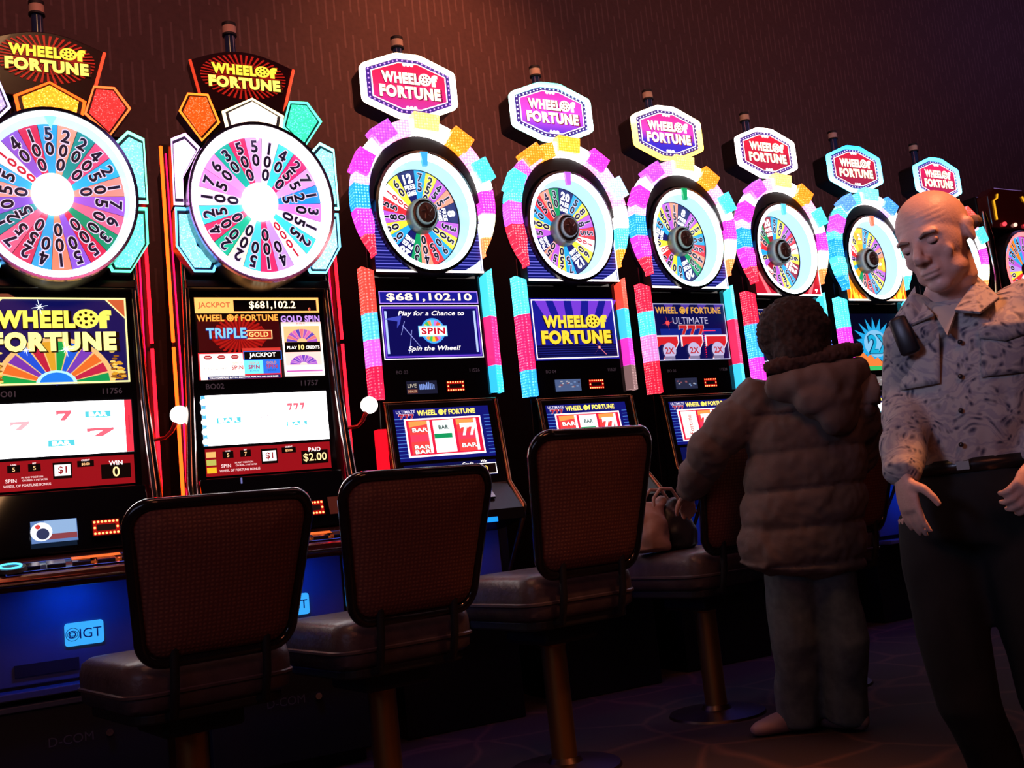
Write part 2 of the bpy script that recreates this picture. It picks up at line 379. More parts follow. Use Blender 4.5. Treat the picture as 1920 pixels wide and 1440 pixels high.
PALE = glow((235, 215, 245), 1.0, sample=False)
DIG = glow((12, 14, 70), 0.5, sample=False)
def wheel(parent, c, R, rh, segs, start, sx, y, strength=1.5, digit=None, reddig=None):
    """the game wheel: every coloured wedge is a piece with its own numerals. c=(u,z) on plane y"""
    digit = digit or mat('navy_numeral_ink', (0.012, 0.012, 0.06), 0.4); red = glow((215, 30, 60), 1.0, sample=False)
    hub = MB(); tot = sum(s_[2] for s_ in segs)
    back = MB().lathe([(0.0, 0.0), (R * 1.02, 0.0), (R * 1.02, 0.012), (0.0, 0.012)], MATTE, 48, PM((c[0], y + 0.014, c[1])), sx)
    wh = ob('wheel', back, parent)
    M = PM((c[0], y, c[1]))
    ang = 90 - start + (segs[0][2] / tot * 360) / 2
    for txt, rgb, wt in segs:
        span = wt / tot * 360; a0 = ang - span; a1 = ang; mid = math.radians((a0 + a1) / 2); ang = a0
        mb = MB(); e = 0.25
        n = 5
        pts = [(math.cos(math.radians(a0 + e + (a1 - a0 - 2 * e) * i / n)), math.sin(math.radians(a0 + e + (a1 - a0 - 2 * e) * i / n))) for i in range(n + 1)]
        outer = [(sx * R * x, R * yy) for x, yy in pts]; inner = [(sx * rh * x, rh * yy) for x, yy in reversed(pts)]
        poly = outer + inner; k = len(poly)
        g = glow(rgb, strength)
        vs = [(x, yy, 0.0) for x, yy in poly] + [(x, yy, -0.002) for x, yy in poly]
        mb.add(vs, [tuple(range(k))] + [(i, (i + 1) % k, k + (i + 1) % k, k + i) for i in range(k)], g, M)
        u = Vector((math.cos(mid), math.sin(mid)))
        def put(s_, rad, h, mm, wf=None, bold=0.035, dz=.0015):
            vv, ff, wd, ht = font_mesh(s_, bold, 0)
            kk = h / ht; kx = (wf / wd if wf else kk); ca, sa = math.cos(mid - PI / 2), math.sin(mid - PI / 2)
            pts_ = []
            for x, yy in vv:
                X = rad * u.x + x * kx * ca - yy * kk * sa; Y = rad * u.y + x * kx * sa + yy * kk * ca
                pts_.append((sx * X, Y, dz))
            mb.add(pts_, ff, mm, M)
        if txt.startswith('FG'):
            wm = glow((255, 255, 255), 2.0, sample=False); fire = txt.startswith('FGF')
            num = txt.split(':')[1]
            if fire:
                put(num, R * 0.74, R * 0.17, glow((240, 250, 255), 2.0, sample=False)); ym = glow((255, 210, 30), 2.0, sample=False)
                put('FREE', R * 0.91, R * 0.10, ym, R * 0.30); put('GAMES', R * 0.57, R * 0.09, ym, R * 0.22)
            else:
                put(num, R * 0.84, R * 0.2, wm, bold=0.05); put('FREE', R * 0.66, R * 0.1, wm, R * 0.27); put('GAMES', R * 0.53, R * 0.1, wm, R * 0.24)
        else:
            dm = red if txt == '1000' else digit; hh = R * (0.182 if len(txt) < 4 else 0.14)
            for q, ch in enumerate(txt):
                if ch == '1' and len(txt) == 4 and q == 0: pass
                if txt != '1000': put(ch, R * 0.86 - q * hh * 1.12, hh * 1.16, PALE, bold=0.065, dz=.0008)
                put(ch, R * 0.86 - q * hh * 1.12, hh, dm, bold=0.03)
        o = ob('wedge', mb, wh)
    return wh

# ------------------------------------------------------------------ type A machine (the two nearest): round wheel, fanned gem lights, arched sign
A_SEQ = [('50', 1), ('200', 1), ('20', 1), ('400', 1), ('25', 1), ('100', 1), ('75', 1), ('60', 1), ('30', 1), ('500', 1), ('50', 1), ('100', 1), ('40', 1), ('250', 1), ('75', 1), ('125', 1), ('30', 1), ('150', 1), ('25', 1), ('1000', 1), ('40', 1), ('100', 1)]
A_COL1 = [(40, 170, 235), (250, 165, 140), (10, 150, 150), (235, 80, 130), (40, 185, 240), (250, 150, 140), (170, 95, 225), (240, 110, 150), (0, 150, 110), (225, 40, 80), (150, 90, 225), (250, 140, 110), (50, 170, 235), (225, 60, 100), (235, 100, 140), (10, 140, 150), (140, 90, 220), (250, 160, 150), (50, 180, 240), (255, 240, 250), (150, 90, 215), (225, 45, 90)]
A_COL2 = [(225, 150, 235), (255, 240, 255), (60, 205, 215), (225, 40, 110), (225, 150, 240), (30, 140, 235), (220, 120, 235), (255, 245, 250), (60, 205, 215), (255, 250, 250), (190, 140, 240), (225, 40, 100), (70, 200, 235), (250, 240, 200), (20, 175, 140), (225, 50, 100), (70, 205, 240), (255, 245, 225), (235, 130, 220), (235, 140, 215), (20, 165, 150), (225, 45, 100)]
Z = lambda a: a
def lamp_tower(t, u, v, z0, z1, warm=True):
    c = MB().lathe([(0.0, z0), (0.022, z0), (0.022, z1 - 0.055), (0.0, z1 - 0.055)], SMOKE, 16, Matrix.Translation((u, v, 0)))
    o = ob('signal_tower', c, t, smooth=True)
    p = MB().lathe([(0.0, z1 - 0.055), (0.03, z1 - 0.055), (0.03, z1 - 0.047), (0.0, z1 - 0.047)], MATTE, 16, Matrix.Translation((u, v, 0)))
    p.lathe([(0.028, z1 - 0.047), (0.028, z1 - 0.014)], CREAM, 16, Matrix.Translation((u, v, 0)))
    p.lathe([(0.029, z1 - 0.014), (0.029, z1), (0.0, z1)], MATTE, 16, Matrix.Translation((u, v, 0)))
    ob('lamp_cap', p, o, smooth=True)
def led_matrix(t, M, w, h, only=None):
    mb = MB().rect(-w / 2, w / 2, -h / 2, h / 2, M, mat('led_red_glass', (0.05, 0.004, 0.004), 0.2), 0.002)
    g = glow((255, 120, 70), 5.0, sample=False); r = glow((255, 20, 20), 0.35, sample=False)
    mb.rect(-w * .46, w * .46, -h * .44, h * .44, M, r, 0.003)
    mb.rect(-w * .33, w * .33, -h * .18, h * .18, M, MATTE, 0.0034)
    for i in range(7):
        for j in (-1, 1): mb.disc(-w * .4 + w * .8 * i / 6, j * h * .34, h * .07, M, g, 0.004, 8)
    for j in (-1, 1): mb.disc(j * w * .4, 0, h * .07, M, g, 0.004, 8)
    return ob('led_matrix', mb, t)
def base_badge(t, M, w, h, lit=True):
    p = []
    for cx, cy, a0 in ((w / 2 - .01, h / 2 - .01, 0), (-w / 2 + .01, h / 2 - .01, 90), (-w / 2 + .01, -h / 2 + .01, 180), (w / 2 - .01, -h / 2 + .01, 270)):
        p += [(cx + .01 * math.cos(math.radians(a0 + k * 30)), cy + .01 * math.sin(math.radians(a0 + k * 30))) for k in range(4)]
    k = len(p); g = glow((60, 180, 250) if lit else (14, 60, 170), 0.9 if lit else 0.6)
    mb = MB().add([(x, y, 0.006) for x, y in p] + [(x, y, 0) for x, y in p], [tuple(range(k))] + [(i, (i + 1) % k, k + (i + 1) % k, k + i) for i in range(k)], g, M)
    o = ob('badge', mb, t)
    ink = mat('badge_dark_blue_ink', (0.004, 0.02, 0.09), 0.5)
    tx = MB().text('IGT', M, w * 0.16, 0, h * 0.42, ink, 0.0075, 0.0)
    for k in range(3):
        pts = []
        tx.tube([M @ Vector((-w * .3 + h * (.28 - .07 * k) * math.cos(a / 14 * 2 * PI), h * (.28 - .07 * k) * math.sin(a / 14 * 2 * PI) * (1 - .25 * k), 0.007)) for a in range(14)], h * 0.012, ink, 4, closed=True)
    tx.text('D', M, -w * .3, 0, h * .3, ink, 0.0075)
    ob('lettering', tx, o)

def machine_a(X, Y, rz, idx, label):
    t = thing('slot_machine', label, 'slot machine', (X, Y, 0), rz)
    # cabinet
    body = MB()
    body.box(-.285, .285, .0, .46, .0, .93, BLACK)
    body.prism([(-.285, .93), (.285, .93), (.30, 1.08), (.275, 1.83), (.275, 2.42), (-.275, 2.42), (-.275, 1.83), (-.30, 1.08)], .012, .46, BLACK)
    body.box(-.275, .275, -.05, .012, 1.815, 1.85, BLACK)
    body.box(-.29, .29, -.055, 0.0, .05, .40, MATTE)
    ob('cabinet', body, t, bevel=.006)
    ob('base_panel', MB().box(-.24, .24, -.012, .0, .46, .80, BLUEPANEL), t, bevel=.004)
    ob('base_ledge', MB().box(-.27, .27, -.09, -.0, .425, .45, BLUEPANEL).box(-.27, .27, -.07, -.0, .385, .405, BLUEPANEL), t, bevel=.004)
    ob('base_grille', MB().box(-.18, .02, -.02, -.01, .49, .53, MATTE), t)
    base_badge(t, PM((.041, -.014, .607)), .125, .078)
    kk = MB().text('D-COM', PM((-.02, -.056, .27)), 0, 0, .03, mat('kick_grey_letters', (.09, .08, .08), .5), .002); ob('kick_lettering', kk, t)
    ob('lock', MB().lathe([(0, 0), (.012, 0), (.012, .01), (0, .01)], SILVER, 12, PM((.10, -.056, .27))), t, smooth=True)
    # deck
    dk = MB().prismx([(.01, .80), (-.33, .775), (-.345, .80), (-.34, .825), (-.19, .868), (.01, .90)], -.30, .30, mat('deck_dark_red_gloss', (.16, .045, .04), .12, .7, .5))
    d = ob('button_deck', dk, t, bevel=.012)
    DM = PM((0, -.265, .8465), (1, 0, 0), (0, .15, .043))
    bt = MB().rect(-.20, .22, -.045, .045, DM, GLASSB, .004)
    bt.frame(-.205, .225, -.05, .05, .004, DM, glow((60, 90, 220), .8, sample=False), .0046)
    for i in range(5):
        bt.box(-.16 + i * .075, -.105 + i * .075, -.022, .022, .004, .012, CHROME, DM)
    ob('button_panel', bt, d)
    bp_ = MB().rect(-.01, .14, -.0, .03, DM, glow((255, 110, 30), .9, sample=False), .0135)
    ob('lit_button', bp_, d)
    ob('edge_strip', MB().tube([(-.30, -.347, .80), (.30, -.347, .80)], .006, CHROME, 8), d)
    ob('service_button', MB().lathe([(0, .012), (.045, .012), (.05, 0), (0, 0)], MATTE, 20, PM((-.19, -.285, .846), (1, 0, 0), (0, 1, 0.25))).lathe([(.028, .0125), (.034, .0125), (.034, .016), (.028, .016)], glow((60, 200, 255), 4, sample=False), 20, PM((-.19, -.285, .846), (1, 0, 0), (0, 1, .25))), d, smooth=True)
    # player tracking strip above the deck
    FM = PM((0, -.06, 1.0), (1, 0, 0), (0, .14, 1))
    fr = MB().prismx([(.02, .88), (-.12, .885), (-.03, 1.10), (.02, 1.10)], -.27, .27, GLASSB); ft_ = ob('fascia', fr, t, bevel=.006)
    PMs = PM((-.045, -.10, .957), (1, 0, 0), (0, .38, 1))
    sm = MB()
    sm.rect(-.072, .072, -.04, .04, PMs, glow((90, 130, 190), 1.0), .012)
    sm.rect(-.03, .07, -.015, .038, PMs, glow((150, 190, 235), .9, sample=False), .013)
    sm.rect(-.03, .07, -.03, -.01, PMs, glow((150, 70, 80), .8, sample=False), .0135)
    sm.disc(-.04, 0, .034, PMs, glow((235, 240, 250), 1.2, sample=False), .0136)
    sm.disc(-.036, -.008, .02, PMs, glow((30, 60, 110), .7, sample=False), .014); sm.disc(-.05, .018, .008, PMs, glow((220, 60, 60), 1, sample=False), .0142)
    ob('player_display', sm, ft_)
    led_matrix(ft_, PM((.118, -.115, .957), (1, 0, 0), (0, .38, 1)), .092, .062)
    if idx == 2:
        ob('card_sticker', MB().rect(-.03, .03, -.035, .035, PM((.21, -.115, .96), (1, 0, 0), (0, .38, 1)), mat('brown_sticker', (.25, .08, .05), .5), .003), ft_)
        ob('ticket_slot_light', MB().rect(-.003, .003, -.025, .025, PM((-.12, -.035, 1.07)), glow((130, 130, 200), .8, sample=False), .006), ft_)
    # displays
    G = PM((0, .006, 0)); gl = MB().box(-.262, .262, .0, .014, 1.09, 1.815, GLASSB); gg = ob('display_glass', gl, t)
    if idx == 1:
        s = MB(); bg = glow((14, 16, 90), .9)
        x0, x1, y0, y1 = -.24, .24, 1.477, 1.789; s.rect(x0, x1, y0, y1, G, bg, .008)
        s.frame(x0, x1, y0, y1, .006, G, glow((255, 235, 150), 1.6, sample=False), .016)
        cols = [(0, 160, 70), (235, 110, 40), (120, 50, 170), (20, 80, 215), (190, 30, 60), (225, 160, 40), (0, 160, 70), (20, 90, 215), (120, 60, 180), (235, 110, 40), (195, 35, 70), (0, 150, 80)]
        cx, cy = -.005, y0; n = 12
        s.disc(cx, cy, .005, G, bg, .0085)
        s.flat([(cx + .195 * math.cos(PI * i / 24), cy + .17 * math.sin(PI * i / 24)) for i in range(25)], G, glow((240, 190, 120), 1.1, sample=False), .009)
        for k in range(n):
            a, b = PI * k / n + .02, PI * (k + 1) / n - .02
            s.flat([(cx + .06 * math.cos(a), cy + .045 * math.sin(a)), (cx + .178 * math.cos(a), cy + .155 * math.sin(a)), (cx + .178 * math.cos(b), cy + .155 * math.sin(b)), (cx + .06 * math.cos(b), cy + .045 * math.sin(b))], G, glow(cols[(n - 1 - k) % 12], 1.1, sample=False), .010)
        s.flat([(cx + .068 * math.cos(PI * i / 12), cy + .05 * math.sin(PI * i / 12)) for i in range(13)], G, glow((170, 225, 255), 1.4, sample=False), .011)
        s.flat([(cx + .056 * math.cos(PI * i / 12), cy + .042 * math.sin(PI * i / 12)) for i in range(13)], G, glow((20, 120, 230), 1.2, sample=False), .012)
        for k in range(46):
            q = random.random(); xx = .185 + q * .045; yy = y0 + .01 + (1 - q) * random.random() * .12 + random.random() * .02
            for sg in (-1, 1): s.disc(sg * xx * .98, yy, .010, G, glow(((225, 160, 40), (255, 215, 110), (150, 90, 20))[k % 3], 1.1, sample=False), .0125 + k * 2e-5, 8, ry=.004)
        for sg in (-1, 1): s.flat([(sg * .175, y1 - .006), (sg * .234, y1 - .006), (sg * .234, y1 - .07)], G, glow((200, 90, 50), 1.2, sample=False), .0128); s.flat([(sg * .168, y1 - .006), (sg * .175, y1 - .006), (sg * .234, y1 - .07), (sg * .234, y1 - .076)], G, glow((255, 225, 150), 1.6, sample=False), .013)
        logo(s, G, -.005, 1.67, .41, .155, glow((250, 225, 90), 1.4, sample=False), glow((255, 240, 140), 1.6, sample=False), .0145, dark=mat('logo_shadow', (.05, .03, .005), .5))
        for x, y, r in ((-.05, 1.755, .03), (-.10, 1.60, .022), (.03, 1.60, .03)): sparkle(s, G, x, y, r, glow((225, 240, 255), 4, sample=False), .017)
        ob('top_screen', s, gg)
    else:
        s = MB(); s.rect(-.24, .24, 1.472, 1.789, G, mat('screen_black', (.01, .003, .005), .3), .008)
        r_ = glow((190, 25, 20), .9, sample=False); wt = glow((255, 245, 235), 2.2); org = glow((255, 150, 60), 1.8, sample=False)
        s.rect(-.24, .24, 1.728, 1.789, G, glow((255, 170, 90), 1.8), .009); s.rect(-.095, .23, 1.735, 1.779, G, mat('screen_black', (0, 0, 0)), .010)
        s.text('JACKPOT', G, -.168, 1.757, .026, glow((235, 120, 70), .9, sample=False), .011, .02, maxw=.125)
        s.text('$681,102.2', G, .055, 1.758, .034, glow((255, 225, 180), 2.2, sample=False), .011, .02, maxw=.25)
        s.text('0', G, .2, 1.742, .012, glow((255, 120, 90), 1.5, sample=False), .011, .02)
        rays(s, G, -.08, 1.64, .02, .10, 30, r_, .0095, ry=.75)
        s.rect(-.235, .075, 1.58, 1.70, G, glow((70, 5, 10), .8, sample=False), .0091); s.disc(-.08, 1.64, .11, G, glow((150, 14, 14), .8, sample=False), .0094, ry=.055)
        logo_line(s, G, -.083, 1.709, .31, .026, org, .012)
        s.text('TRIPLE', G, -.13, 1.650, .04, glow((120, 190, 245), 1.4, sample=False), .0135, .035, maxw=.15)
        s.text('TRIPLE', G, -.128, 1.648, .043, glow((20, 60, 160), .8, sample=False), .0125, .05, maxw=.155)
        s.rect(-.055, .045, 1.625, 1.66, G, glow((255, 190, 130), 1.4, sample=False), .0122); s.rect(-.051, .041, 1.629, 1.656, G, glow((190, 40, 25), 1, sample=False), .013); s.text('GOLD', G, -.008, 1.643, .02, glow((255, 200, 120), 1.6, sample=False), .014, .03)
        s.rect(-.24, .07, 1.472, 1.575, G, glow((220, 40, 50), 1.2, sample=False), .0125); s.rect(-.235, -.072, 1.472, 1.57, G, wt, .0132)
        s.rect(-.072, .0, 1.49, 1.55, G, glow((110, 220, 250), 1.5, sample=False), .0138); s.rect(.0, .065, 1.49, 1.55, G, glow((40, 110, 225), 1.3, sample=False), .0138)
        s.rect(-.075, .072, 1.545, 1.59, G, glow((225, 60, 50), 1, sample=False), .0136)
        s.rect(-.072, .075, 1.542, 1.578, G, mat('screen_black', (0, 0, 0)), .0145); s.frame(-.072, .075, 1.542, 1.578, .003, G, glow((40, 110, 230), 1.2, sample=False), .015)
        s.text('JACKPOT', G, .001, 1.56, .022, wt, .0152, .02, maxw=.11)
        for i in range(3): s.disc(-.205 + i * .05, 1.557, .017, G, glow((190, 40, 50), 1, sample=False), .014, 6, ry=.009); s.rect(-.215 + i * .05, -.195 + i * .05, 1.555, 1.559, G, glow((250, 200, 190), 1, sample=False), .0146)
        s.text('ANY 3 SCATTERED', G, -.178, 1.512, .010, glow((90, 80, 90), .6, sample=False), .0142, .0, maxw=.09)
        for x, c in ((-.098, (205, 30, 50)), (-.035, (190, 50, 90)), (.033, (200, 60, 90))):
            s.text('GOLD', G, x, 1.532, .010, glow((240, 150, 60), 1, sample=False), .0148, .02); s.text('SPIN', G, x, 1.516, .016, glow(c, 1, sample=False), .0148, .03, maxw=.05); s.text('BONUS', G, x, 1.502, .007, glow((60, 60, 140), .8, sample=False), .0148, .0)
        s.rect(-.21, .065, 1.472, 1.484, G, glow((25, 40, 120), .8, sample=False), .0145); s.text('TOUCH GAME RULES BUTTON BELOW FOR MORE PAYS AND GAME RULES', G, -.075, 1.478, .006, wt, .0152, 0, maxw=.26)
        # right column
        s.rect(.082, .24, 1.475, 1.69, G, glow((250, 200, 190), 1.5), .0125); s.text('GOLD SPIN', G, .16, 1.703, .026, glow((190, 140, 235), 1.5, sample=False), .0135, .035, maxw=.155); s.text('BONUS', G, .16, 1.683, .007, glow((160, 60, 60), .8, sample=False), .0135)
        s.rect(.09, .232, 1.60, 1.675, G, glow((250, 190, 130), 1.3, sample=False), .0135); s.rect(.09, .232, 1.57, 1.61, G, mat('screen_black', (0, 0, 0)), .0138)
        for k in range(11):
            a, b = PI * k / 11, PI * (k + .9) / 11
            s.flat([(.16 + .02 * math.cos(a), 1.61 + .015 * math.sin(a)), (.16 + .062 * math.cos(a), 1.61 + .052 * math.sin(a)), (.16 + .062 * math.cos(b), 1.61 + .052 * math.sin(b)), (.16 + .02 * math.cos(b), 1.61 + .015 * math.sin(b))], G, glow(((170, 90, 200), (240, 120, 130), (100, 70, 190), (235, 110, 180))[k % 4], 1.1, sample=False), .0142)
            s.flat([(.16 + .015 * math.cos(a), 1.52 + .01 * math.sin(a)), (.16 + .055 * math.cos(a), 1.52 + .038 * math.sin(a)), (.16 + .055 * math.cos(b), 1.52 + .038 * math.sin(b)), (.16 + .015 * math.cos(b), 1.52 + .01 * math.sin(b))], G, glow(((190, 110, 220), (150, 80, 210), (120, 70, 200))[k % 3], 1.1, sample=False), .0142)
        s.text('PLAY', G, .118, 1.588, .012, wt, .0146, .01); s.text('10', G, .155, 1.589, .02, glow((255, 210, 120), 2, sample=False), .0146, .03); s.text('CREDITS', G, .2, 1.588, .012, wt, .0146, .01, maxw=.055)
        s.rect(.09, .232, 1.487, 1.517, G, glow((250, 225, 250), 1.5, sample=False), .0146); s.rect(.09, .232, 1.492, 1.498, G, glow((225, 110, 200), 1, sample=False), .015)
        s.frame(.082, .24, 1.475, 1.68, .006, G, wt, .0155)
        ob('top_screen', s, gg)
    ob('bank_tag', MB().text('BO01' if idx == 1 else 'BO02', G, -.185 if idx == 2 else -.17, 1.447, .021, GREYTX, .010, .02), gg)
    ob('number_tag', MB().text('11756' if idx == 1 else '11757', G, .178, 1.447, .021, GREYTX, .010, .02), gg)
    # reels window: bright, tinted symbols
    rl = MB(); hot = glow((255, 250, 250), 5.5); rl.rect(-.24, .24, 1.224, 1.413, G, hot, .009)
    for x in (-.165, -.055, .055, .165)[1:3]: pass
    teal = glow((90, 215, 230), 1.1, sample=False); rd = glow((250, 110, 130), 1.1, sample=False); fa = glow((250, 190, 200), 1.1, sample=False)
    for x in (-.225, -.078, .07, .195):
        for k in range(9): rl.box(x, x + .002, 1.25 + k * .015, 1.256 + k * .015, .0095, .010, rd, Matrix(((1, 0, 0, 0), (0, 0, -1, .006), (0, 1, 0, 0), (0, 0, 0, 1))))
    if idx == 2:
        rl.rect(-.188, -.098, 1.306, 1.327, G, teal, .010); rl.text('BAR', G, -.143, 1.317, .016, hot, .011, .05, wfit=.075)
        rl.text('L 7 J', G, 0, 1.325, .024, glow((150, 120, 150), .9, sample=False), .010, .0); rl.rect(.075, .155, 1.283, 1.299, G, teal, .010); rl.text('BAR', G, .115, 1.291, .012, hot, .011, .04, wfit=.07)
        for k in range(3): seven(rl, G, .092 + k * .024, 1.357, .02, .028, rd, .010)
        rl.rect(-.24, -.225, 1.224, 1.413, G, glow((90, 180, 255), 1.4, sample=False), .0095)
        for k in range(5): rl.disc(-.232, 1.24 + k * .037, .012, G, hot, .0105)
    else:
        for x, y in ((.0, 1.268), (.125, 1.365)): rl.rect(x - .043, x + .043, y - .011, y + .011, G, teal, .010); rl.text('BAR', G, x, y, .015, hot, .011, .05, wfit=.06)
        seven(rl, G, .012, 1.365, .05, .036, rd, .010); seven(rl, G, .13, 1.30, .09, .03, rd, .010); seven(rl, G, -.13, 1.335, .06, .03, fa, .010)
        rl.rect(.215, .24, 1.224, 1.413, G, glow((225, 50, 70), 1.3, sample=False), .0095); rl.text('PROGRESSIVE JACKPOT', G, .228, 1.32, .006, glow((120, 20, 40), .6, sample=False), .0102, 0, rot=-PI / 2, maxw=.16)
    ob('reel_window', rl, gg)
    pn = MB(); rp = glow((165, 18, 28), .85); pn.rect(-.238, .238, 1.11, 1.213, G, rp, .009)
    def dbox(x, y, w_, h_, cap, val, col=(255, 190, 130), ch=.007, vh=.014):
        pn.rect(x - w_ / 2, x + w_ / 2, y - h_ / 2, y + h_ / 2, G, mat('screen_black', (0, 0, 0)), .0105)
        if cap: pn.text(cap, G, x, y + h_ / 2 + ch * .2, ch, glow((255, 240, 240), 1.3, sample=False), .012, .02)
        pn.text(val, G, x, y - .002, vh, glow(col, 1.6, sample=False), .012, .01, maxw=w_ * .92)
    dbox(-.155, 1.187, .04, .026, 'LINES', '5', ch=.005); dbox(-.09, 1.188, .04, .026, 'BET', '7' if idx == 2 else '5', ch=.005)
    pn.rect(-.032, .03, 1.143, 1.20, G, mat('screen_black', (0, 0, 0)), .0105); pn.rect(-.027, .025, 1.153, 1.192, G, glow((255, 245, 245), 1.6, sample=False), .0115); pn.text('$1', G, -.001, 1.172, .028, glow((170, 30, 40), .8, sample=False), .0125, .03)
    dbox(.075, 1.19, .055, .022, 'CREDIT', '$0.00', ch=.006, vh=.010)
    if idx == 1: dbox(.175, 1.157, .10, .052, 'WIN', '0', (255, 215, 150), .016, .036)
    else: dbox(.175, 1.157, .105, .052, 'PAID', '$2.00', (255, 215, 150), .016, .034)
    for k in range(3): pn.rect(-.235, -.2, 1.122 + k * .029, 1.143 + k * .029, G, glow(((250, 190, 40), (190, 190, 90), (240, 190, 110))[k], 1.1, sample=False), .0105)
    tw = glow((255, 225, 225), 1.1, sample=False)
    pn.text('SPIN', G, -.165, 1.146, .013, tw, .012, .02); pn.text('IN ANY POSITION', G, -.098, 1.155, .006, tw, .012, .01); pn.text('ON REEL 3 INITIATES', G, -.09, 1.145, .006, tw, .012, .01); pn.text('WHEEL OF FORTUNE BONUS', G, -.115, 1.128, .009, tw, .012, .01, maxw=.15)
    ob('credit_panel', pn, gg)
    # rails, neon, lever
    for sg in (-1, 1):
        ob('side_rail', MB().tube([(sg * .272, -.01, 2.40), (sg * .272, -.02, 1.86), (sg * .283, -.03, 1.4), (sg * .30, -.05, 1.08), (sg * .30, -.10, .95), (sg * .305, -.22, .88), (sg * .30, -.33, .83)], [.012, .014, .016, .022, .022, .018, .012], CHROME, 10), t, smooth=True)
        ob('side_fin', MB().box(min(sg * .27, sg * .325), max(sg * .27, sg * .325), .03, .06, 1.0, 2.40, BLACK), t)
        c = glow((255, 62, 10), 7.0) if sg < 0 else glow((255, 14, 28), 6.0)
        ob('neon_tube', MB().tube([(sg * .325, .0, 2.38), (sg * .325, .0, 1.62)], .0065, c, 8).tube([(sg * .325, .0, 1.60), (sg * .325, .0, .95)], .0065, c, 8), t, smooth=True)
        ob('neon_tube', MB().tube([(sg * .305, .02, 2.36), (sg * .30, .02, 1.5), (sg * .312, .0, 1.0)], .003, glow((255, 10, 60), 5), 6), t, smooth=True)
    lv = MB().tube([(.30, -.03, 1.257), (.345, -.04, 1.262), (.368, -.045, 1.285), (.388, -.045, 1.325)], [.007, .007, .008, .010], mat('red_lit_lever', (.5, .03, .03), .2, .6), 8)
    l_ = ob('lever', lv, t, smooth=True); ob('lever_knob', MB().sphere((.399, -.045, 1.343), .034, glow((255, 240, 230), 4), 20, 14), l_, smooth=True)
    # wheel housing
    cz, cR, sx = 2.117, .305, .88; H = PM((0.005, -.19, cz))
    ob('wheel_housing', MB().lathe([(cR - .01, -.02), (cR + .004, -.01), (cR + .004, -.19), (.0, -.19)], BLACK, 56, H, sx), t, smooth=True)
    ob('housing_rim', MB().lathe([(cR - .004, .0), (cR + .006, .004), (cR + .008, -.012)], mat('violet_chrome', (.4, .2, .5), .2, 1), 56, H, sx), t, smooth=True)
    rc = (255, 235, 240) if idx == 2 else (240, 245, 255)
    lr = ob('lit_ring', MB().lathe([(cR - .006, -.002), (cR - .016, .006), (cR - .028, .003)], glow(rc, 7.0), 64, H, sx), t, smooth=True)
    ob('ring_lens', MB().lathe([(cR - .028, .003), (.264, -.045)], glow((160, 205, 250) if idx == 1 else (250, 205, 245), 2.2), 64, H, sx), lr, smooth=True)
    segs = [(a[0], (A_COL1 if idx == 1 else A_COL2)[i], 1) for i, a in enumerate(A_SEQ)]
    if idx == 2: segs = [('50', A_COL2[0], 1), ('100', A_COL2[1], 1), ('40', A_COL2[2], 1), ('250', A_COL2[3], 1), ('75', A_COL2[4], 1), ('125', A_COL2[5], 1), ('30', A_COL2[6], 1), ('150', A_COL2[7], 1), ('25', A_COL2[8], 1), ('1000', A_COL2[9], 1), ('40', A_COL2[10], 1), ('100', A_COL2[11], 1), ('50', A_COL2[12], 1), ('200', A_COL2[13], 1), ('20', A_COL2[14], 1), ('400', A_COL2[15], 1), ('25', A_COL2[16], 1), ('100', A_COL2[17], 1), ('75', A_COL2[18], 1), ('60', A_COL2[19], 1), ('30', A_COL2[20], 1), ('500', A_COL2[21], 1)]
    wh = wheel(t, (.005, cz), .266, .05, segs, -3, sx, -.148, 1.05 if idx == 1 else 1.45)
    ob('hub_lamp', MB().sphere((-.002, -.16, cz + .005), (.069, .04, .075), glow((245, 250, 255), 7), 28, 16), wh, smooth=True)
    ob('pointer', MB().prism([(-.02, cz + cR - .03), (.02, cz + cR - .03), (.0, cz + .235)], -.20, -.185, glow((120, 190, 250) if idx == 1 else (250, 190, 250), 2)), t)
    # fanned gem lights
    gems = [([(-.108, 2.496), (.012, 2.56), (.132, 2.496), (.115, 2.42), (-.095, 2.42)], 'top'),
            ([(-.232, 2.558), (-.155, 2.56), (-.118, 2.45), (-.19, 2.37), (-.268, 2.485)], 'tl'), ([(.232, 2.562), (.158, 2.56), (.122, 2.45), (.205, 2.37), (.285, 2.485)], 'tr'),
            ([(-.303, 2.372), (-.25, 2.398), (-.20, 2.345), (-.27, 2.22), (-.272, 2.117), (-.308, 2.117)], 'lu'), ([(.325, 2.372), (.268, 2.398), (.218, 2.345), (.283, 2.22), (.285, 2.122), (.325, 2.122)], 'ru'),
            ([(-.305, 2.107), (-.31, 1.96), (-.25, 1.862), (-.178, 1.862), (-.165, 1.895), (-.235, 1.96), (-.268, 2.107)], 'll'), ([(.32, 2.107), (.318, 1.97), (.25, 1.862), (.185, 1.862), (.172, 1.895), (.243, 1.96), (.28, 2.107)], 'rl')]
    gc = {1: dict(top=(255, 150, 30), tl=(190, 170, 250), tr=(250, 50, 50), lu=(200, 180, 250), ru=(110, 235, 220), ll=(120, 200, 240), rl=(90, 235, 190)),
          2: dict(top=(255, 225, 200), tl=(255, 85, 20), tr=(60, 225, 180), lu=(235, 190, 245), ru=(130, 235, 245), ll=(120, 225, 250), rl=(150, 230, 250))}[idx]
    rimc = {1: dict(top=(255, 80, 20), tl=(200, 180, 255), tr=(255, 90, 40), lu=(200, 170, 255), ru=(120, 255, 200), ll=(90, 180, 255), rl=(80, 245, 170)),
            2: dict(top=(255, 220, 160), tl=(255, 110, 30), tr=(80, 245, 180), lu=(240, 180, 255), ru=(140, 250, 240), ll=(90, 190, 255), rl=(110, 220, 255))}[idx]
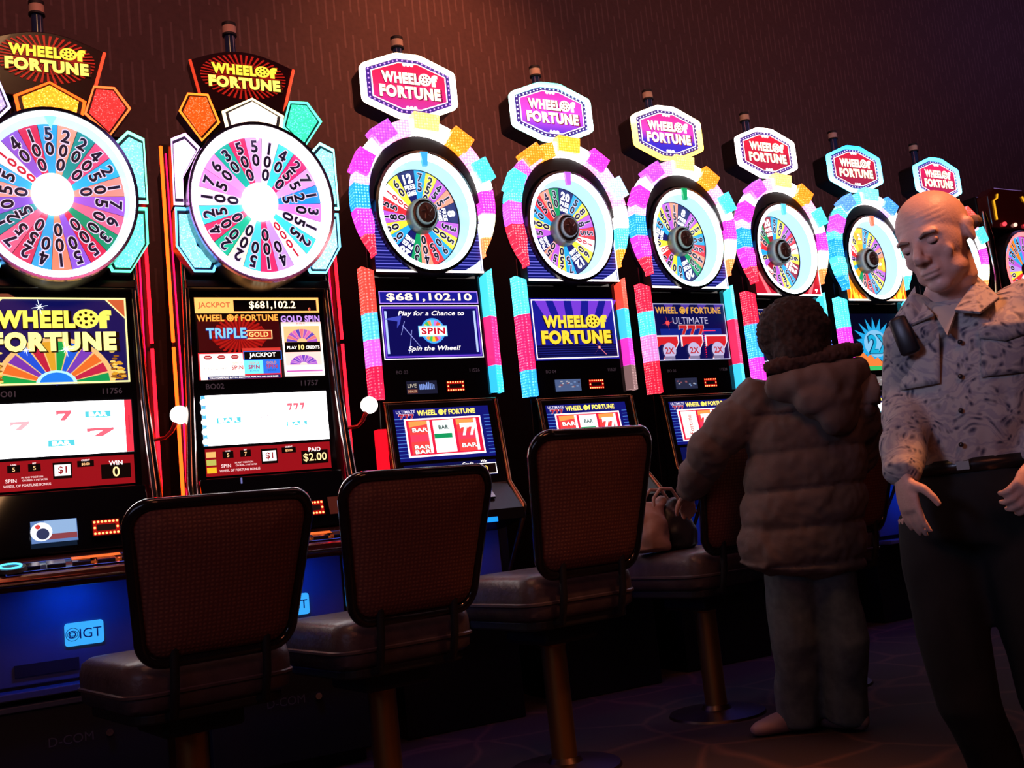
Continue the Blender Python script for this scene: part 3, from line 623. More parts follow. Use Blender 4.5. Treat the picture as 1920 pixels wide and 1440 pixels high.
    for poly, k in gems:
        n = len(poly); cx = sum(p[0] for p in poly) / n; cy = sum(p[1] for p in poly) / n
        inn = [(cx + (x - cx) * .78, cy + (y - cy) * .82) for x, y in poly]
        g = ob('gem_light', MB().prism(poly, -.10, -.03, mat('gem_housing', (.02, .02, .04), .3)), t)
        ob('gem_lens', MB().prism(inn, -.106, -.10, glow(gc[k], 1.25 if k in ('tl', 'tr') else 1.9, 'glitter')), g)
        i2 = [(cx + (x - cx) * .90, cy + (y - cy) * .93) for x, y in poly]
        ob('gem_rim', MB().band(poly, i2, -.108, -.10, glow(rimc[k], 3.5)), g)
    # arched sign
    top = [(.012 + .212 * math.sin(a), 2.755 + .056 * math.cos(a / .9 * PI / 2) ** 1) for a in [-.9 + 1.8 * i / 14 for i in range(15)]]
    poly = [(-.152, 2.55)] + [(.015 + x, y) for x, y in [(-.208 + .416 * i / 14, 2.753 + .056 * math.sin(PI * i / 14)) for i in range(15)]] + [(.168, 2.55)]
    sgn = ob('sign', MB().prism(poly, .02, .09, mat('sign_dark_maroon', (.03, .006, .012), .25, 0, .5)), t, bevel=.004)
    SM = PM((0, .018, 0)); s = MB()
    rays(s, SM, .015, 2.70, .03, .17, 44, glow((200, 30, 20), .8, sample=False), .001, duty=.4, ry=.55)
    s.disc(.015, 2.70, .12, SM, glow((110, 10, 8), .6, sample=False), .0006, 24, ry=.06)
    logo(s, SM, .018, 2.70, .285, .105, glow((250, 205, 60), 1.6, sample=False), glow((255, 220, 90), 1.9, sample=False), .004, dark=mat('logo_shadow', (.05, .03, .005), .5))
    ob('sign_lettering', s, sgn)
    for sg in (-1, 1):
        ob('edge_light', MB().tube([(.015 + sg * .206, .015, 2.75), (.008 + sg * .162, .015, 2.57)], .006, glow((250, 70, 40), 1.6 if sg > 0 else .9), 6), sgn)
    ob('sign_neck', MB().box(-.10, .12, .10, .20, 2.42, 2.74, MATTE), t)
    lamp_tower(t, .002, .15, 2.72, 2.99)
    return t

# ------------------------------------------------------------------ type B machine: oval lit arch with tabs, hexagonal sign
B_SEQ = [('FG:12', 1.5), ('75', 1), ('250', 1), ('45', 1), ('150', 1), ('FG:8', 1.5), ('35', 1), ('500', 1), ('90', 1), ('65', 1), ('400', 1), ('30', 1), ('FG:20', 1.5), ('50', 1), ('80', 1), ('180', 1), ('55', 1), ('1000', 1), ('60', 1)]
NAVY, BLU, YEL, VIO, PCH, REDW, GRN, WHT = (22, 22, 95), (40, 165, 230), (245, 230, 60), (190, 90, 215), (250, 150, 120), (225, 45, 55), (15, 150, 90), (250, 245, 240)
B_COL = [NAVY, BLU, YEL, VIO, PCH, NAVY, VIO, YEL, BLU, REDW, PCH, GRN, NAVY, BLU, YEL, VIO, REDW, WHT, YEL]
MAG, RED, ORG, CYA, BLE, PNK, WTE, LAV, PUR = (235, 50, 190), (245, 35, 60), (255, 130, 30), (70, 215, 245), (30, 130, 240), (250, 140, 190), (255, 240, 240), (190, 150, 250), (175, 70, 220)
def hexpts(cx, cz, a, b, tw, sh, k=1.0):
    """octagon-like stretched hexagon: side half height sh, flat top half width tw"""
    a, b, tw, sh = a * k if k != 1 else a, b, tw, sh
    return [(cx + a, cz - sh), (cx + a, cz + sh), (cx + tw, cz + b), (cx - tw, cz + b), (cx - a, cz + sh), (cx - a, cz - sh), (cx - tw, cz - b), (cx + tw, cz - b)]
def round_loop(poly, r, n=4):
    out = []; k = len(poly)
    for i in range(k):
        p = Vector(poly[i]); a = Vector(poly[i - 1]); b = Vector(poly[(i + 1) % k])
        d1 = (a - p).normalized() * r; d2 = (b - p).normalized() * r
        for j in range(n + 1):
            q = j / n; out.append(tuple((p + d1) * (1 - q) ** 2 + p * 2 * q * (1 - q) + (p + d2) * q ** 2))
    return out
def machine_b(X, Y, rz, cfg, label):
    t = thing('slot_machine', label, 'slot machine', (X, Y, 0), rz)
    body = MB()
    body.box(-.27, .27, .02, .55, .0, .85, BLACK)
    body.prism([(-.27, .85), (.27, .85), (.255, 1.37), (.255, 1.97), (.245, 2.25)] + arc_poly(.0, 2.25, .245, .29, 0, 180, 14)[1:-1] + [(-.245, 2.25), (-.255, 1.97), (-.255, 1.37)], .055, .50, BLACK)
    ob('cabinet', body, t, bevel=.005)
    ob('base_panel', MB().box(-.22, .22, .008, .02, .50, .80, BLUEPANEL), t, bevel=.004)
    ob('base_ledge', MB().box(-.25, .25, -.10, .02, .455, .478, BLUEPANEL), t, bevel=.004)
    base_badge(t, PM((.05, .007, .68)), .12, .075, False)
    # upper glass
    G = PM((0, .0, 0)); up_ = ob('display_glass', MB().box(-.25, .25, .0, .06, 1.365, 1.93, GLASSB), t)
    s = MB(); wt = glow((255, 245, 240), 1.8, sample=False); bl = glow((26, 26, 150), 1.0); pur = glow((120, 70, 220), 1.1, sample=False)
    gold = glow((250, 205, 60), 1.4, sample=False); sh = mat('logo_shadow', (.05, .03, .005), .5)
    k = cfg['screen']
    if k == 'jackpot':
        s.rect(-.233, .231, 1.797, 1.853, G, bl, .002); s.frame(-.233, .231, 1.797, 1.853, .004, G, glow((170, 130, 240), 1.4, sample=False), .003)
        s.text('$681,102.10', G, 0, 1.825, .038, glow((255, 225, 180), 2.0, sample=False), .004, .02, wfit=.40)
        s.rect(-.233, .231, 1.555, 1.79, G, glow((20, 20, 130), 1.0), .002); s.frame(-.233, .231, 1.555, 1.79, .004, G, wt, .003); s.frame(-.225, .223, 1.563, 1.782, .006, G, pur, .003)
        s.rect(-.213, .21, 1.573, 1.772, G, glow((12, 12, 90), .9, sample=False), .0034); 
        for x in (-.21, .205): s.rect(x - .006, x + .004, 1.58, 1.765, G, glow((170, 190, 250), 1.4, sample=False), .004)
        s.text('Play for a Chance to', G, .0, 1.752, .026, wt, .005, .012, wfit=.31, shear=.25); s.text('Spin the Wheel!', G, .0, 1.598, .026, wt, .005, .012, wfit=.245, shear=.25)
        s.disc(0, 1.677, .056, G, glow((60, 150, 240), 1.4, sample=False), .0045, 24); 
        cs = [(60, 190, 90), (240, 200, 50), (230, 80, 60), (200, 120, 220), (90, 200, 240), (250, 150, 60)]
        for q in range(18):
            a, b = 2 * PI * q / 18, 2 * PI * (q + 1) / 18
            s.flat([(0, 1.677), (.048 * math.cos(a), 1.677 + .048 * math.sin(a)), (.048 * math.cos(b), 1.677 + .048 * math.sin(b))], G, glow(cs[q % 6], 1.2, sample=False), .0052)
        s.rect(-.068, .066, 1.652, 1.699, G, glow((120, 200, 250), 1.5, sample=False), .006); s.rect(-.063, .061, 1.656, 1.695, G, wt, .0064); s.text('SPIN', G, 0, 1.676, .03, glow((210, 25, 50), 1.0, sample=False), .0072, .04, wfit=.112)
        for (x, y), (x2, y2) in (((-.14, 1.70), (-.06, 1.60)), ((-.10, 1.68), (-.12, 1.58)), ((-.15, 1.66), (-.13, 1.72))):
            s.flat([(x, y), (x + .003, y + .002), (x2 + .003, y2), (x2, y2)], G, glow((150, 160, 240), 1, sample=False), .0049)
        s.flat([(-.225, 1.73), (-.14, 1.745), (-.15, 1.71), (-.165, 1.69), (-.16, 1.72)], G, glow((70, 80, 200), 1, sample=False), .0042)
    elif k == 'logo':
        s.rect(-.235, .233, 1.553, 1.853, G, bl, .002)
        for q in range(5): s.flat([(-.21 + q * .10, 1.845), (-.15 + q * .10, 1.845), (-.12 + q * .075, 1.745), (-.15 + q * .075, 1.745)], G, glow((120, 60, 215), 1.1, sample=False), .003)
        s.rect(-.225, .223, 1.565, 1.625, G, glow((12, 12, 75), .8, sample=False), .0032)
        for q in range(5): s.rect(-.22, .22, 1.57 + q * .011, 1.571 + q * .011, G, glow((50, 60, 190), .9, sample=False), .0036)
        s.frame(-.228, .226, 1.56, 1.846, .005, G, wt, .004)
        logo(s, G, 0, 1.70, .385, .145, gold, glow((255, 195, 50), 1.5, sample=False), .006, dark=sh)
        for a in (.8, -.8): s.flat([(.12 - .05 * math.cos(a), 1.61 - .05 * math.sin(a)), (.12 + .05 * math.cos(a), 1.61 + .05 * math.sin(a)), (.1215 + .05 * math.cos(a), 1.611 + .05 * math.sin(a))], G, glow((250, 120, 130), 2, sample=False), .0065)
        s.disc(.12, 1.61, .006, G, glow((255, 120, 90), 3, sample=False), .0068)
    elif k == 'sevens':
        s.rect(-.235, .233, 1.553, 1.853, G, glow((14, 14, 85), .8), .002); s.rect(-.2, .2, 1.65, 1.72, G, glow((20, 40, 150), .8, sample=False), .0025); s.frame(-.235, .233, 1.553, 1.853, .004, G, glow((200, 200, 240), 1.2, sample=False), .0075)
        for q in range(4): s.flat([(-.16 + q * .11, 1.849), (-.10 + q * .11, 1.849), (-.13 + q * .10, 1.8)], G, glow((90, 60, 180), .8, sample=False), .0027)
        logo_line(s, G, -.005, 1.817, .43, .036, glow((225, 165, 70), 1.1, sample=False), .004)
        s.text('ULTIMATE', G, 0, 1.763, .036, glow((195, 190, 225), 1.0, sample=False), .005, .0, wfit=.23)
        for q in range(3): seven(s, G, -.055 + q * .055, 1.712, .05, .05, glow((200, 35, 40), 1.0, sample=False), .006, glow((230, 210, 220), 1, sample=False))
        for q in range(3):
            x = -.165 + q * .16; seven(s, G, x, 1.62, .13, .115, glow((220, 35, 45), 1.0, sample=False), .006, glow((235, 225, 235), 1.1, sample=False))
            s.disc(x + .005, 1.605, .042, G, glow((200, 190, 230), 1.0, sample=False), .0066, 20); s.text('2X', G, x + .005, 1.605, .034, glow((200, 50, 60), .9, sample=False), .0074, .03)
            s.rect(x - .03, x + .035, 1.558, 1.575, G, glow((150, 140, 180), .8, sample=False), .0068)
        s.disc(-.15, 1.75, .012, G, glow((255, 60, 60), 2, sample=False), .005); sparkle(s, G, -.15, 1.75, .04, glow((220, 60, 60), 1, sample=False), .0048)
        s.rect(.07, .155, 1.705, 1.709, G, glow((255, 40, 60), 2, sample=False), .0076)
        for q in range(12): s.disc(.075, 1.70 - q * .012, .0028, G, glow((255, 20, 40), 2, sample=False), .0078, 6)
    elif k == 'flame':
        s.rect(-.235, .233, 1.50, 1.853, G, glow((10, 10, 40), .5), .002)
        pts = []
        for q in range(36):
            a = 2 * PI * q / 36; r = .125 + (.035 if q % 2 else -.012) * (1 + .8 * max(0, math.sin(a))) * (.6 + .8 * random.random()); pts.append((-.03 + r * math.cos(a) * 1.0, 1.665 + r * math.sin(a) * .9))
        s.flat(pts, G, glow((35, 165, 225), 1.1, sample=False), .004); s.disc(-.03, 1.665, .10, G, glow((130, 195, 235), 1.1, sample=False), .0046, 24, ry=.085)
        s.text('2X', G, .01, 1.662, .125, glow((6, 60, 110), .6, sample=False), .0052, .06); s.text('2X', G, .01, 1.662, .118, glow((25, 170, 215), 1.1, sample=False), .006, .03)
        pts = [(-.235, 1.50), (.233, 1.50)] + [(.233 - .468 * q / 16, 1.55 + (.02 if q % 2 else 0) + .05 * abs(math.cos(q / 16 * PI))) for q in range(17)]
        s.flat(pts, G, glow((240, 130, 60), 1.1, sample=False), .0042); s.rect(-.235, .233, 1.50, 1.525, G, glow((60, 200, 110), 1.0, sample=False), .005)
    ob('top_screen', s, up_)
    ob('bank_tag', MB().text(cfg['id'][0], G, -.16, 1.50, .015, GREYTX, .003, .01), up_)
    ob('number_tag', MB().text(cfg['id'][1], G, .18, 1.50, .015, GREYTX, .003, .01), up_)
    sm = MB(); SMp = PM((-.076, -.001, 1.432)); sc_ = cfg.get('small', 0)
    sm.rect(-.07, .07, -.028, .028, SMp, glow(((30, 32, 55), (85, 105, 150), (45, 48, 75), (150, 140, 140))[sc_], .8), .003)
    if sc_ == 0:
        sm.text('LIVE', SMp, -.045, .008, .016, glow((225, 215, 190), .9, sample=False), .004, .0, maxw=.04); sm.rect(-.068, -.022, -.024, -.008, SMp, glow((120, 60, 50), .8, sample=False), .004); sm.text('DEALER', SMp, -.045, -.016, .010, glow((225, 190, 160), .9, sample=False), .005, 0, maxw=.04)
        for q in range(9): sm.rect(-.012 + q * .008, -.007 + q * .008, -.01, .01 + .012 * random.random(), SMp, glow((130, 160, 235), 1, sample=False), .004)
    else:
        for q in range(14):
            x = -.065 + random.random() * .12; y = -.022 + random.random() * .04; sm.rect(x, x + .012, y, y + .006, SMp, glow(random.choice([(150, 90, 100), (120, 150, 200), (190, 190, 200), (60, 60, 90)]), .8, sample=False), .0035 + q * 1e-5)
    ob('player_display', sm, up_)
    led_matrix(up_, PM((.081, -.001, 1.432)), .088, .05)
    # lower console, leaning back
    ob('console_trim', MB().tube([(-.262, -.01, 1.368), (.262, -.01, 1.368)], .007, GOLDT, 8), t, smooth=True)
    con = MB().prismx([(.02, 1.365), (-.02, 1.365), (-.075, 1.0), (-.21, .885), (-.225, .84), (.02, .80)], -.245, .245, BLACK); cn = ob('console', con, t, bevel=.004)
    for sg in (-1, 1):
        ob('console_rail', MB().tube([(sg * .257, -.02, 1.365), (sg * .257, -.075, 1.0), (sg * .25, -.20, .89), (sg * .235, -.21, .84), (sg * .225, -.05, .62)], [.009, .011, .012, .011, .007], GOLDT if cfg.get('gold') else CHROME, 8), t, smooth=True)
    C = PM((0, -.0205, 1.365), (1, 0, 0), (0, .055, .365)); q_ = lambda z: (z - 1.365) * 1.011
    s = MB(); s.rect(-.225, .213, q_(1.115), q_(1.338), C, glow((18, 22, 120), .95), .002)
    for i in range(12):
        for sg in (-1, 1): s.rect(sg * .205 - .02 if sg > 0 else -.225, .213 if sg > 0 else -.185, q_(1.13 + i * .015), q_(1.132 + i * .015), C, glow((90, 150, 240), 1, sample=False), .003)
    rim = (glow((250, 230, 235), 1.9, sample=False)); rx0, rx1, ry0, ry1 = -.185, .168, q_(1.13), q_(1.295)
    s.rect(rx0, rx1, ry0, ry1, C, rim, .004)
    white = cfg.get('reels') == 'white'
    s.rect(rx0 + .007, rx1 - .007, ry0 + .008, ry1 - .007, C, glow((215, 25, 60), 1.3) if not white else glow((200, 245, 255), 2.6), .005)
    wd = (rx1 - rx0 - .03) / 3
    for i in range(3):
        a = rx0 + .018 + i * wd; b = a + wd - .014; cx = (a + b) / 2
        pal = cfg.get('pal', [0, 1, 0])[i]
        c1 = {0: (240, 60, 60), 1: (235, 250, 245), 2: (255, 235, 230)}[pal]
        if white: s.rect(a, b, ry0 + .012, ry1 - .012, C, glow((240, 252, 255), 3, ), .006); s.text('7', C, cx, (ry0 + ry1) / 2, .06, glow((120, 210, 235), 1.3, sample=False), .007, .03); continue
        s.rect(a, b, ry0 + .014, ry1 - .012, C, glow(c1, 1.5), .006)
        if pal == 1: s.rect(a, b, q_(1.205), q_(1.225), C, glow((20, 150, 90), 1.1, sample=False), .0066); s.disc(cx, q_(1.178), .026, C, glow((250, 252, 250), 2.2, sample=False), .0075, 16); s.text('BAR', C, cx, q_(1.252), .018, glow((90, 110, 110), .8, sample=False), .0075, .04)
        elif pal == 0:
            s.flat([(a, ry1 - .012), (b, ry1 - .012), (b, q_(1.27)), (a, q_(1.258))], C, glow((255, 140, 70), 1.5, sample=False), .0066)
            s.rect(a, b, q_(1.195), q_(1.225), C, glow((235, 60, 90), 1.2, sample=False), .0067)
            yb = [(q_(1.245), .02), (q_(1.172), .018), (q_(1.152), .018)] if i == 0 else [(q_(1.168), .02)]
            for y, h_ in yb: s.text('BAR', C, cx, y, h_, glow((60, 10, 20), .5, sample=False), .0072, .08, wfit=.074); s.text('BAR', C, cx, y, h_ * .9, glow((255, 240, 230), 1.8, sample=False), .0078, .03, wfit=.07)
            if i: seven(s, C, cx - .015, q_(1.238), .034, .055, rim, .0075); seven(s, C, cx + .02, q_(1.238), .034, .055, rim, .0075)
        else: s.text('Fortune', C, cx, q_(1.215), .028, glow((200, 60, 50), 1, sample=False), .0075, .0, rot=PI / 2, wfit=.10)
        s.rect(b - .012, b, ry0 + .014, ry1 - .012, C, rim, .0083)
    s.text('ULTIMATE', C, -.172, q_(1.326), .013, glow((220, 215, 240), 1.2, sample=False), .004, .01, wfit=.085)
    for i in range(3): seven(s, C, -.195 + i * .023, q_(1.306), .02, .02, glow((190, 40, 60), 1, sample=False), .005, glow((225, 215, 235), 1.2, sample=False))
    logo_line(s, C, .012, q_(1.318), .27, .023, glow((255, 225, 90), 1.9, sample=False), .005)
    ob('reel_screen', s, cn)
    s = MB(); s.rect(-.215, .208, q_(1.035), q_(1.10), C, glow((14, 20, 90), .7), .002)
    for x, tx in ((-.16, 'LINES'), (-.12, 'LINE BET'), (-.08, 'BET')): s.text(tx, C, x, q_(1.075), .007, wt, .003, .0); s.text('5', C, x, q_(1.058), .010, glow((230, 60, 60), 1.2, sample=False), .003)
    s.rect(-.045, .02, q_(1.047), q_(1.075), C, wt, .003); s.text('$2', C, -.012, q_(1.061), .02, glow((190, 40, 50), .9, sample=False), .004, .03)
    s.text('Credit', C, .075, q_(1.088), .014, wt, .003, .01, shear=.3); s.text('Win', C, .15, q_(1.095), .012, wt, .0045, .01, shear=.3)
    s.rect(.11, .206, q_(1.038), q_(1.086), C, MATTE, .0035); s.frame(.11, .206, q_(1.038), q_(1.086), .003, C, wt, .004); s.text('0', C, .155, q_(1.062), .026, glow((250, 200, 90), 1.8, sample=False), .0045, .02)
    s.text('GAME RULES', C, -.14, q_(1.03), .010, glow((190, 190, 200), .8, sample=False), .004, .02)
    ob('credit_panel', s, cn)
    D = PM((0, -.145, .942), (1, 0, 0), (0, .135, .115)); dk = MB()
    for i in range(5): dk.box(-.19 + i * .07, -.14 + i * .07, -.02, .02, .002, .012, CHROME, D)
    dk.rect(.03, .10, .038, .05, D, glow((20, 120, 230), 1.4, sample=False), .003)
    ob('button_row', dk, cn)
    ob('ticket_light', MB().box(.02, .11, -.228, -.222, .835, .855, glow((20, 120, 235), 2)), cn)
    if cfg.get('sidered'): ob('side_red_block', MB().box(-.30, -.262, -.03, .02, 1.09, 1.26, glow((250, 15, 35), 1.3)), t)  # small red emissive block at the left side of the console
    # side light strips
    for sg, key in ((-1, 'L'), (1, 'R')):
        cols = cfg[key]; z1, z0 = 1.955, (1.385 if sg < 0 else 1.395); n = len(cols); hs = cfg.get('h' + key) or [1] * n; tt = sum(hs); z = z1
        st = ob('light_strip', MB().box(min(sg * .255, sg * .285), max(sg * .255, sg * .285), .0, .05, z0, z1, MATTE), t)
        for i, c in enumerate(cols):
            dz = (z1 - z0) * hs[i] / tt
            pts = [(sg * .248, .0), (sg * .262, -.045), (sg * .305, -.02), (sg * .308, .03)]
            top_cut = .04 if i == 0 else 0
            mb = MB(); vs = [(x, y, z - dz + .001) for x, y in pts] + [(pts[0][0], pts[0][1], z - top_cut), (pts[1][0], pts[1][1], z - top_cut * .6), (pts[2][0], pts[2][1], z), (pts[3][0], pts[3][1], z)]
            g = glow(c, 1.8, 'led'); g2 = glow(c, 1.3)
            mb.add(vs, [(0, 1, 5, 4)], g2); mb.add(vs, [(1, 2, 6, 5), (2, 3, 7, 6), (0, 3, 2, 1), (4, 5, 6, 7), (3, 0, 4, 7)], g)
            ob('light_segment', mb, st); z -= dz
    # wheel section
    cz, sx = 2.19, .865
    pl = cfg.get('plate', 'blue')
    def lower(off=.0):
        inn, out = [], []
        for i in range(25):
            a = math.radians(180 + 180 * i / 24); ca, sa = math.cos(a), math.sin(a); inn.append((.234 * ca, cz + .268 * sa))
            k_ = min(.252 / max(1e-6, abs(ca)), (cz - 1.925) / max(1e-6, -sa) if sa < -1e-6 else 9); out.append((k_ * ca, cz + max(k_ * sa, -(cz - 1.925))))
        out[0] = (-.252, cz); out[-1] = (.252, cz)
        out = [(x, z if z > 1.925 else 1.925 - .003 * 0) for x, z in out]
        return out, inn
    plo = ob('wheel_plate', MB().band(*lower(), -.045, .02, MATTE, closed=False), t)
    s = MB(); Pp = PM((0, -.045, 0))
    pc = {'blue': (25, 30, 130), 'red': (200, 25, 50), 'fire': (255, 150, 30)}[pl]
    s.band(*lower(), -.0465, -.0455, glow(pc, 1.2 if pl != 'blue' else .7), closed=False)
    def seg(z, h_, m_, off):
        q = 1 - ((z - cz) / .270) ** 2; xi = .236 * math.sqrt(q) if q > 0 else 0
        for sg in (-1, 1): s.rect(min(sg * xi, sg * .25), max(sg * xi, sg * .25), z, z + h_, Pp, m_, off)
    if pl == 'blue':
        for i in range(17): seg(1.945 + i * .014, .002 + .003 * (i % 2), glow((110, 110, 225), 1.1, sample=False), .003)
        s.flat([(.16, 1.935), (.24, 1.935), (.24, 1.985), (.215, 1.965)], Pp, glow((220, 235, 255), 2, sample=False), .0035)
    elif pl == 'red':
        for sg in (-1, 1):
            s.flat([(sg * .14, 1.935), (sg * .17, 1.935), (sg * .222, 2.05), (sg * .212, 2.06)], Pp, glow((255, 110, 120), 1.5, sample=False), .003)
        seven(s, Pp, .21, 1.955, .02, .02, wt, .0035)
    else:
        for i in range(22):
            x = .10 + .14 * random.random(); h_ = .03 + .10 * random.random() * x / .25
            for sg in (-1, 1): s.flat([(sg * (x - .014), 1.936), (sg * min(.249, x + .014), 1.936), (sg * min(.245, x + .018 * (random.random() - .2)), 1.936 + h_)], Pp, glow(((255, 220, 60), (240, 90, 20))[i % 2], 1.6, sample=False), .003 + i * 1e-4)
    s.rect(-.252, .252, 1.925, 1.935, Pp, glow((255, 240, 230), 2.6, sample=False), .004)
    if pl != 'fire': s.rect(.243, .250, 1.935, 2.15, Pp, glow((235, 235, 250), 1.8, sample=False), .0038)
    ob('plate_print', s, plo)
    ob('arch_back', MB().prism(arc_poly(0, 2.25, .30, .345, -42, 222, 30), .045, .06, BLACK), t)
    arch = ob('light_arch', MB().band(arc_poly(0, 2.245, .258, .29, 0, 180, 24), arc_poly(0, 2.235, .238, .238, 0, 180, 24), -.06, .0, MATTE, closed=False), t)
    A0, A1 = -44, 224; cols = cfg['arch']; n = len(cols)
    for i, c in enumerate(cols):     # clockwise from lower left
        a1 = A1 - (A1 - A0) * i / n; a0 = A1 - (A1 - A0) * (i + 1) / n
        out, inn = [], []
        for j in range(5):
            a = math.radians(a0 + (a1 - a0) * j / 4 + (.4 if j == 0 else -.4 if j == 4 else 0))
            ox, oz = .33 * math.cos(a), 2.245 + .365 * math.sin(a); ix, iz = .262 * math.cos(a), 2.245 + .295 * math.sin(a)
            if oz < 2.2: ix = math.copysign(max(abs(ix), .253 if oz < 2.1 else .25), ix); iz = oz
            if abs(ix) > abs(ox) - .004: ox = math.copysign(abs(ix) + .004, ix)
            out.append((ox, oz)); inn.append((ix, iz))
        st = 5.0 if c == WTE else 2.1
        ob('light_block', MB().band(out, inn, -.075, -.01, glow(c, st, 'led'), closed=False), arch)
    for (a, ctr) in ((155, 'tLL'), (125, 'tL'), (85, 'tT'), (53, 'tR'), (24, 'tRR')):
        c = cfg[ctr]; ar = math.radians(a); ctrp = Vector((.305 * math.cos(ar), 2.245 + .345 * math.sin(ar))); d = Vector((math.cos(ar), math.sin(ar) * 1.05)).normalized(); pz = Vector((-d.y, d.x))
        hw = .058 if ctr == 'tT' else .05; q = [ctrp - pz * hw - d * .035, ctrp + pz * hw - d * .035, ctrp + pz * hw * 1.05 + d * (.042), ctrp - pz * hw * 1.05 + d * (.042)]
        ob('light_tab', MB().prism([tuple(v) for v in q], -.098, -.03, glow(c, 1.8, 'led')), arch, bevel=.003)
    H = PM((0, -.075, cz))
    ob('wheel_housing', MB().lathe([(.262, .006), (.275, .0), (.278, -.10), (.24, -.125)], BLACK, 56, H, sx), t, smooth=True)
    lr = ob('lit_ring', MB().lathe([(.262, .004), (.252, .010), (.240, .004), (.238, -.02)], glow(cfg.get('ring', (225, 240, 255)), 6.0), 64, H, sx), t, smooth=True)
    ob('ring_lens', MB().lathe([(.238, -.02), (.223, -.098)], glow((165, 205, 250), 1.5), 64, H, sx), lr, smooth=True)
    fg = cfg.get('fg'); segs = []
    for i, (tx, wt_) in enumerate(B_SEQ):
        c = B_COL[i]
        if tx.startswith('FG'):
            if fg == 'red': c = (150, 12, 40)
            if fg == 'fire': c = (245, 170, 30); tx = 'FGF:2'
        segs.append((tx, c, wt_))
    r = cfg['first']; segs = segs[r:] + segs[:r]
    wh = wheel(t, (0, cz), .220, .05, segs, cfg['start'], sx * .985, .026, 1.25, digit=mat('black_numeral_ink', (.01, .01, .02), .4))
    ob('hub', MB().lathe([(.076, .0), (.080, .02), (.074, .06), (.064, .066), (.060, .058), (.052, .06), (.048, .083), (.044, .086)], mat('hub_satin_nickel', (.20, .19, .17), .42, 1.0), 40, PM((0, .022, cz)), sx), wh, smooth=True)
    hc = MB().lathe([(.045, .084), (.03, .088), (.0, .089)], noisy('hub_cap_dark', (.06, .02, .015), (.12, .05, .04), 30, .4), 32, PM((0, .022, cz)), sx)
    for i in range(5):
        a = i * 2 * PI / 5; hc.tube([(.012 * math.cos(a), -.070, cz + .012 * math.sin(a)), (.032 * math.cos(a + .5) * sx, -.069, cz + .032 * math.sin(a + .5))], .003, mat('hub_spoke', (.2, .1, .08), .4, .6), 5)
    ob('hub_cap', hc, wh, smooth=True)
    ob('pointer', MB().prism([(-.017, cz + .262), (.017, cz + .262), (.01, cz + .2), (-.01, cz + .2)], -.095, -.08, glow(cfg.get('ptr', (60, 160, 220)), 1.5)), t)
    # sign
    hx = hexpts(-.012, 2.775, .225, .15, .058, .082); sc2 = lambda k1, k2: [(-.012 + (x + .012) * k1, 2.775 + (z - 2.775) * k2) for x, z in hx]
    o_ = round_loop(sc2(1.0, 1.0), .02); i_ = round_loop(sc2(.905, .875), .014)
    sg_ = ob('sign', MB().prism(round_loop(sc2(.98, .98), .02), -.02, .10, BLACK), t)
    ob('neon_rim', MB().band(o_, i_, -.04, -.018, gradglow('rim_' + cfg['name'], 2.63, 2.92, cfg['rim'], 6.5)), sg_)
    ob('sign_face', MB().prism(sc2(.88, .85), -.03, -.02, glow((80, 45, 150), .8, sample=False)), sg_)
    ob('sign_panel', MB().prism(sc2(.78, .72), -.034, -.03, gradglow('face_' + cfg['name'], 2.66, 2.89, cfg['face'], 1.5)), sg_)
    s = MB(); FM_ = PM((0, -.034, 0)); bul = glow(cfg.get('bulb', (215, 190, 250)), 2.5, sample=False); lp = sc2(.84, .79); wl = glow((255, 240, 235), 2.4, sample=False)
    for i in range(8):
        a, b = Vector(lp[i]), Vector(lp[(i + 1) % 8]); kk = max(2, int((b - a).length / .02))
        for j in range(kk): p = a.lerp(b, j / kk); s.disc(p.x, p.y, .0042, FM_, bul, -.0005, 7)
        a, b = Vector(sc2(.79, .73)[i]), Vector(sc2(.79, .73)[(i + 1) % 8]); a2, b2 = Vector(sc2(.765, .70)[i]), Vector(sc2(.765, .70)[(i + 1) % 8])
        s.flat([tuple(a), tuple(b), tuple(b2), tuple(a2)], FM_, wl, .001)
    for sg in (-1, 1):
        for j in range(3): s.disc(-.012 + (j - 1) * .018, 2.775 + sg * .100, .009, FM_, wl, .0015, 6)
    logo(s, FM_, -.012, 2.778, .29, .125, glow((255, 240, 205), 2.2, sample=False), glow((255, 235, 190), 2.2, sample=False), .003, dark=glow((150, 20, 70), .8, sample=False))
    ob('sign_lettering', s, sg_)
    ob('sign_neck', MB().box(-.07, .09, .02, .09, 2.53, 2.66, MATTE), t)
    lamp_tower(t, .02, .14, 2.52, 3.09)
    return t

# ------------------------------------------------------------------ the row of machines
POS = [(0.786, 3.885, -0.112), (1.501, 3.774, -0.141), (2.296, 3.809, -0.135), (3.098, 3.825, -0.133), (3.881, 3.839, -0.11), (4.699, 3.879, -0.092), (5.533, 3.894, -0.12), (6.351, 3.852, -0.075)]
machine_a(*POS[0], 1, 'slot machine tagged BO01 at the left edge, with green and red gem lights')
machine_a(*POS[1], 2, 'slot machine tagged BO02, credit panel reading PAID $2.00, arched maroon sign on top')
ARCH1 = [RED, MAG, BLE, LAV, WTE, LAV, PNK, WTE, WTE, ORG, PNK, WTE, MAG, (255, 235, 190), (255, 120, 60)]
ARCH2 = [RED, RED, PUR, CYA, PUR, PNK, ORG, WTE, WTE, PNK, LAV, PNK, WTE, CYA, ORG]
ARCH3 = [BLE, CYA, BLE, CYA, CYA, (150, 225, 250), CYA, WTE, WTE, LAV, WTE, CYA, (120, 230, 220), WTE, CYA]
base = dict(tLL=MAG, tL=PUR, tT=(255, 190, 110), tR=ORG, tRR=CYA, arch=ARCH1)
def cfg(**k): d = dict(base); d.update(k); return d
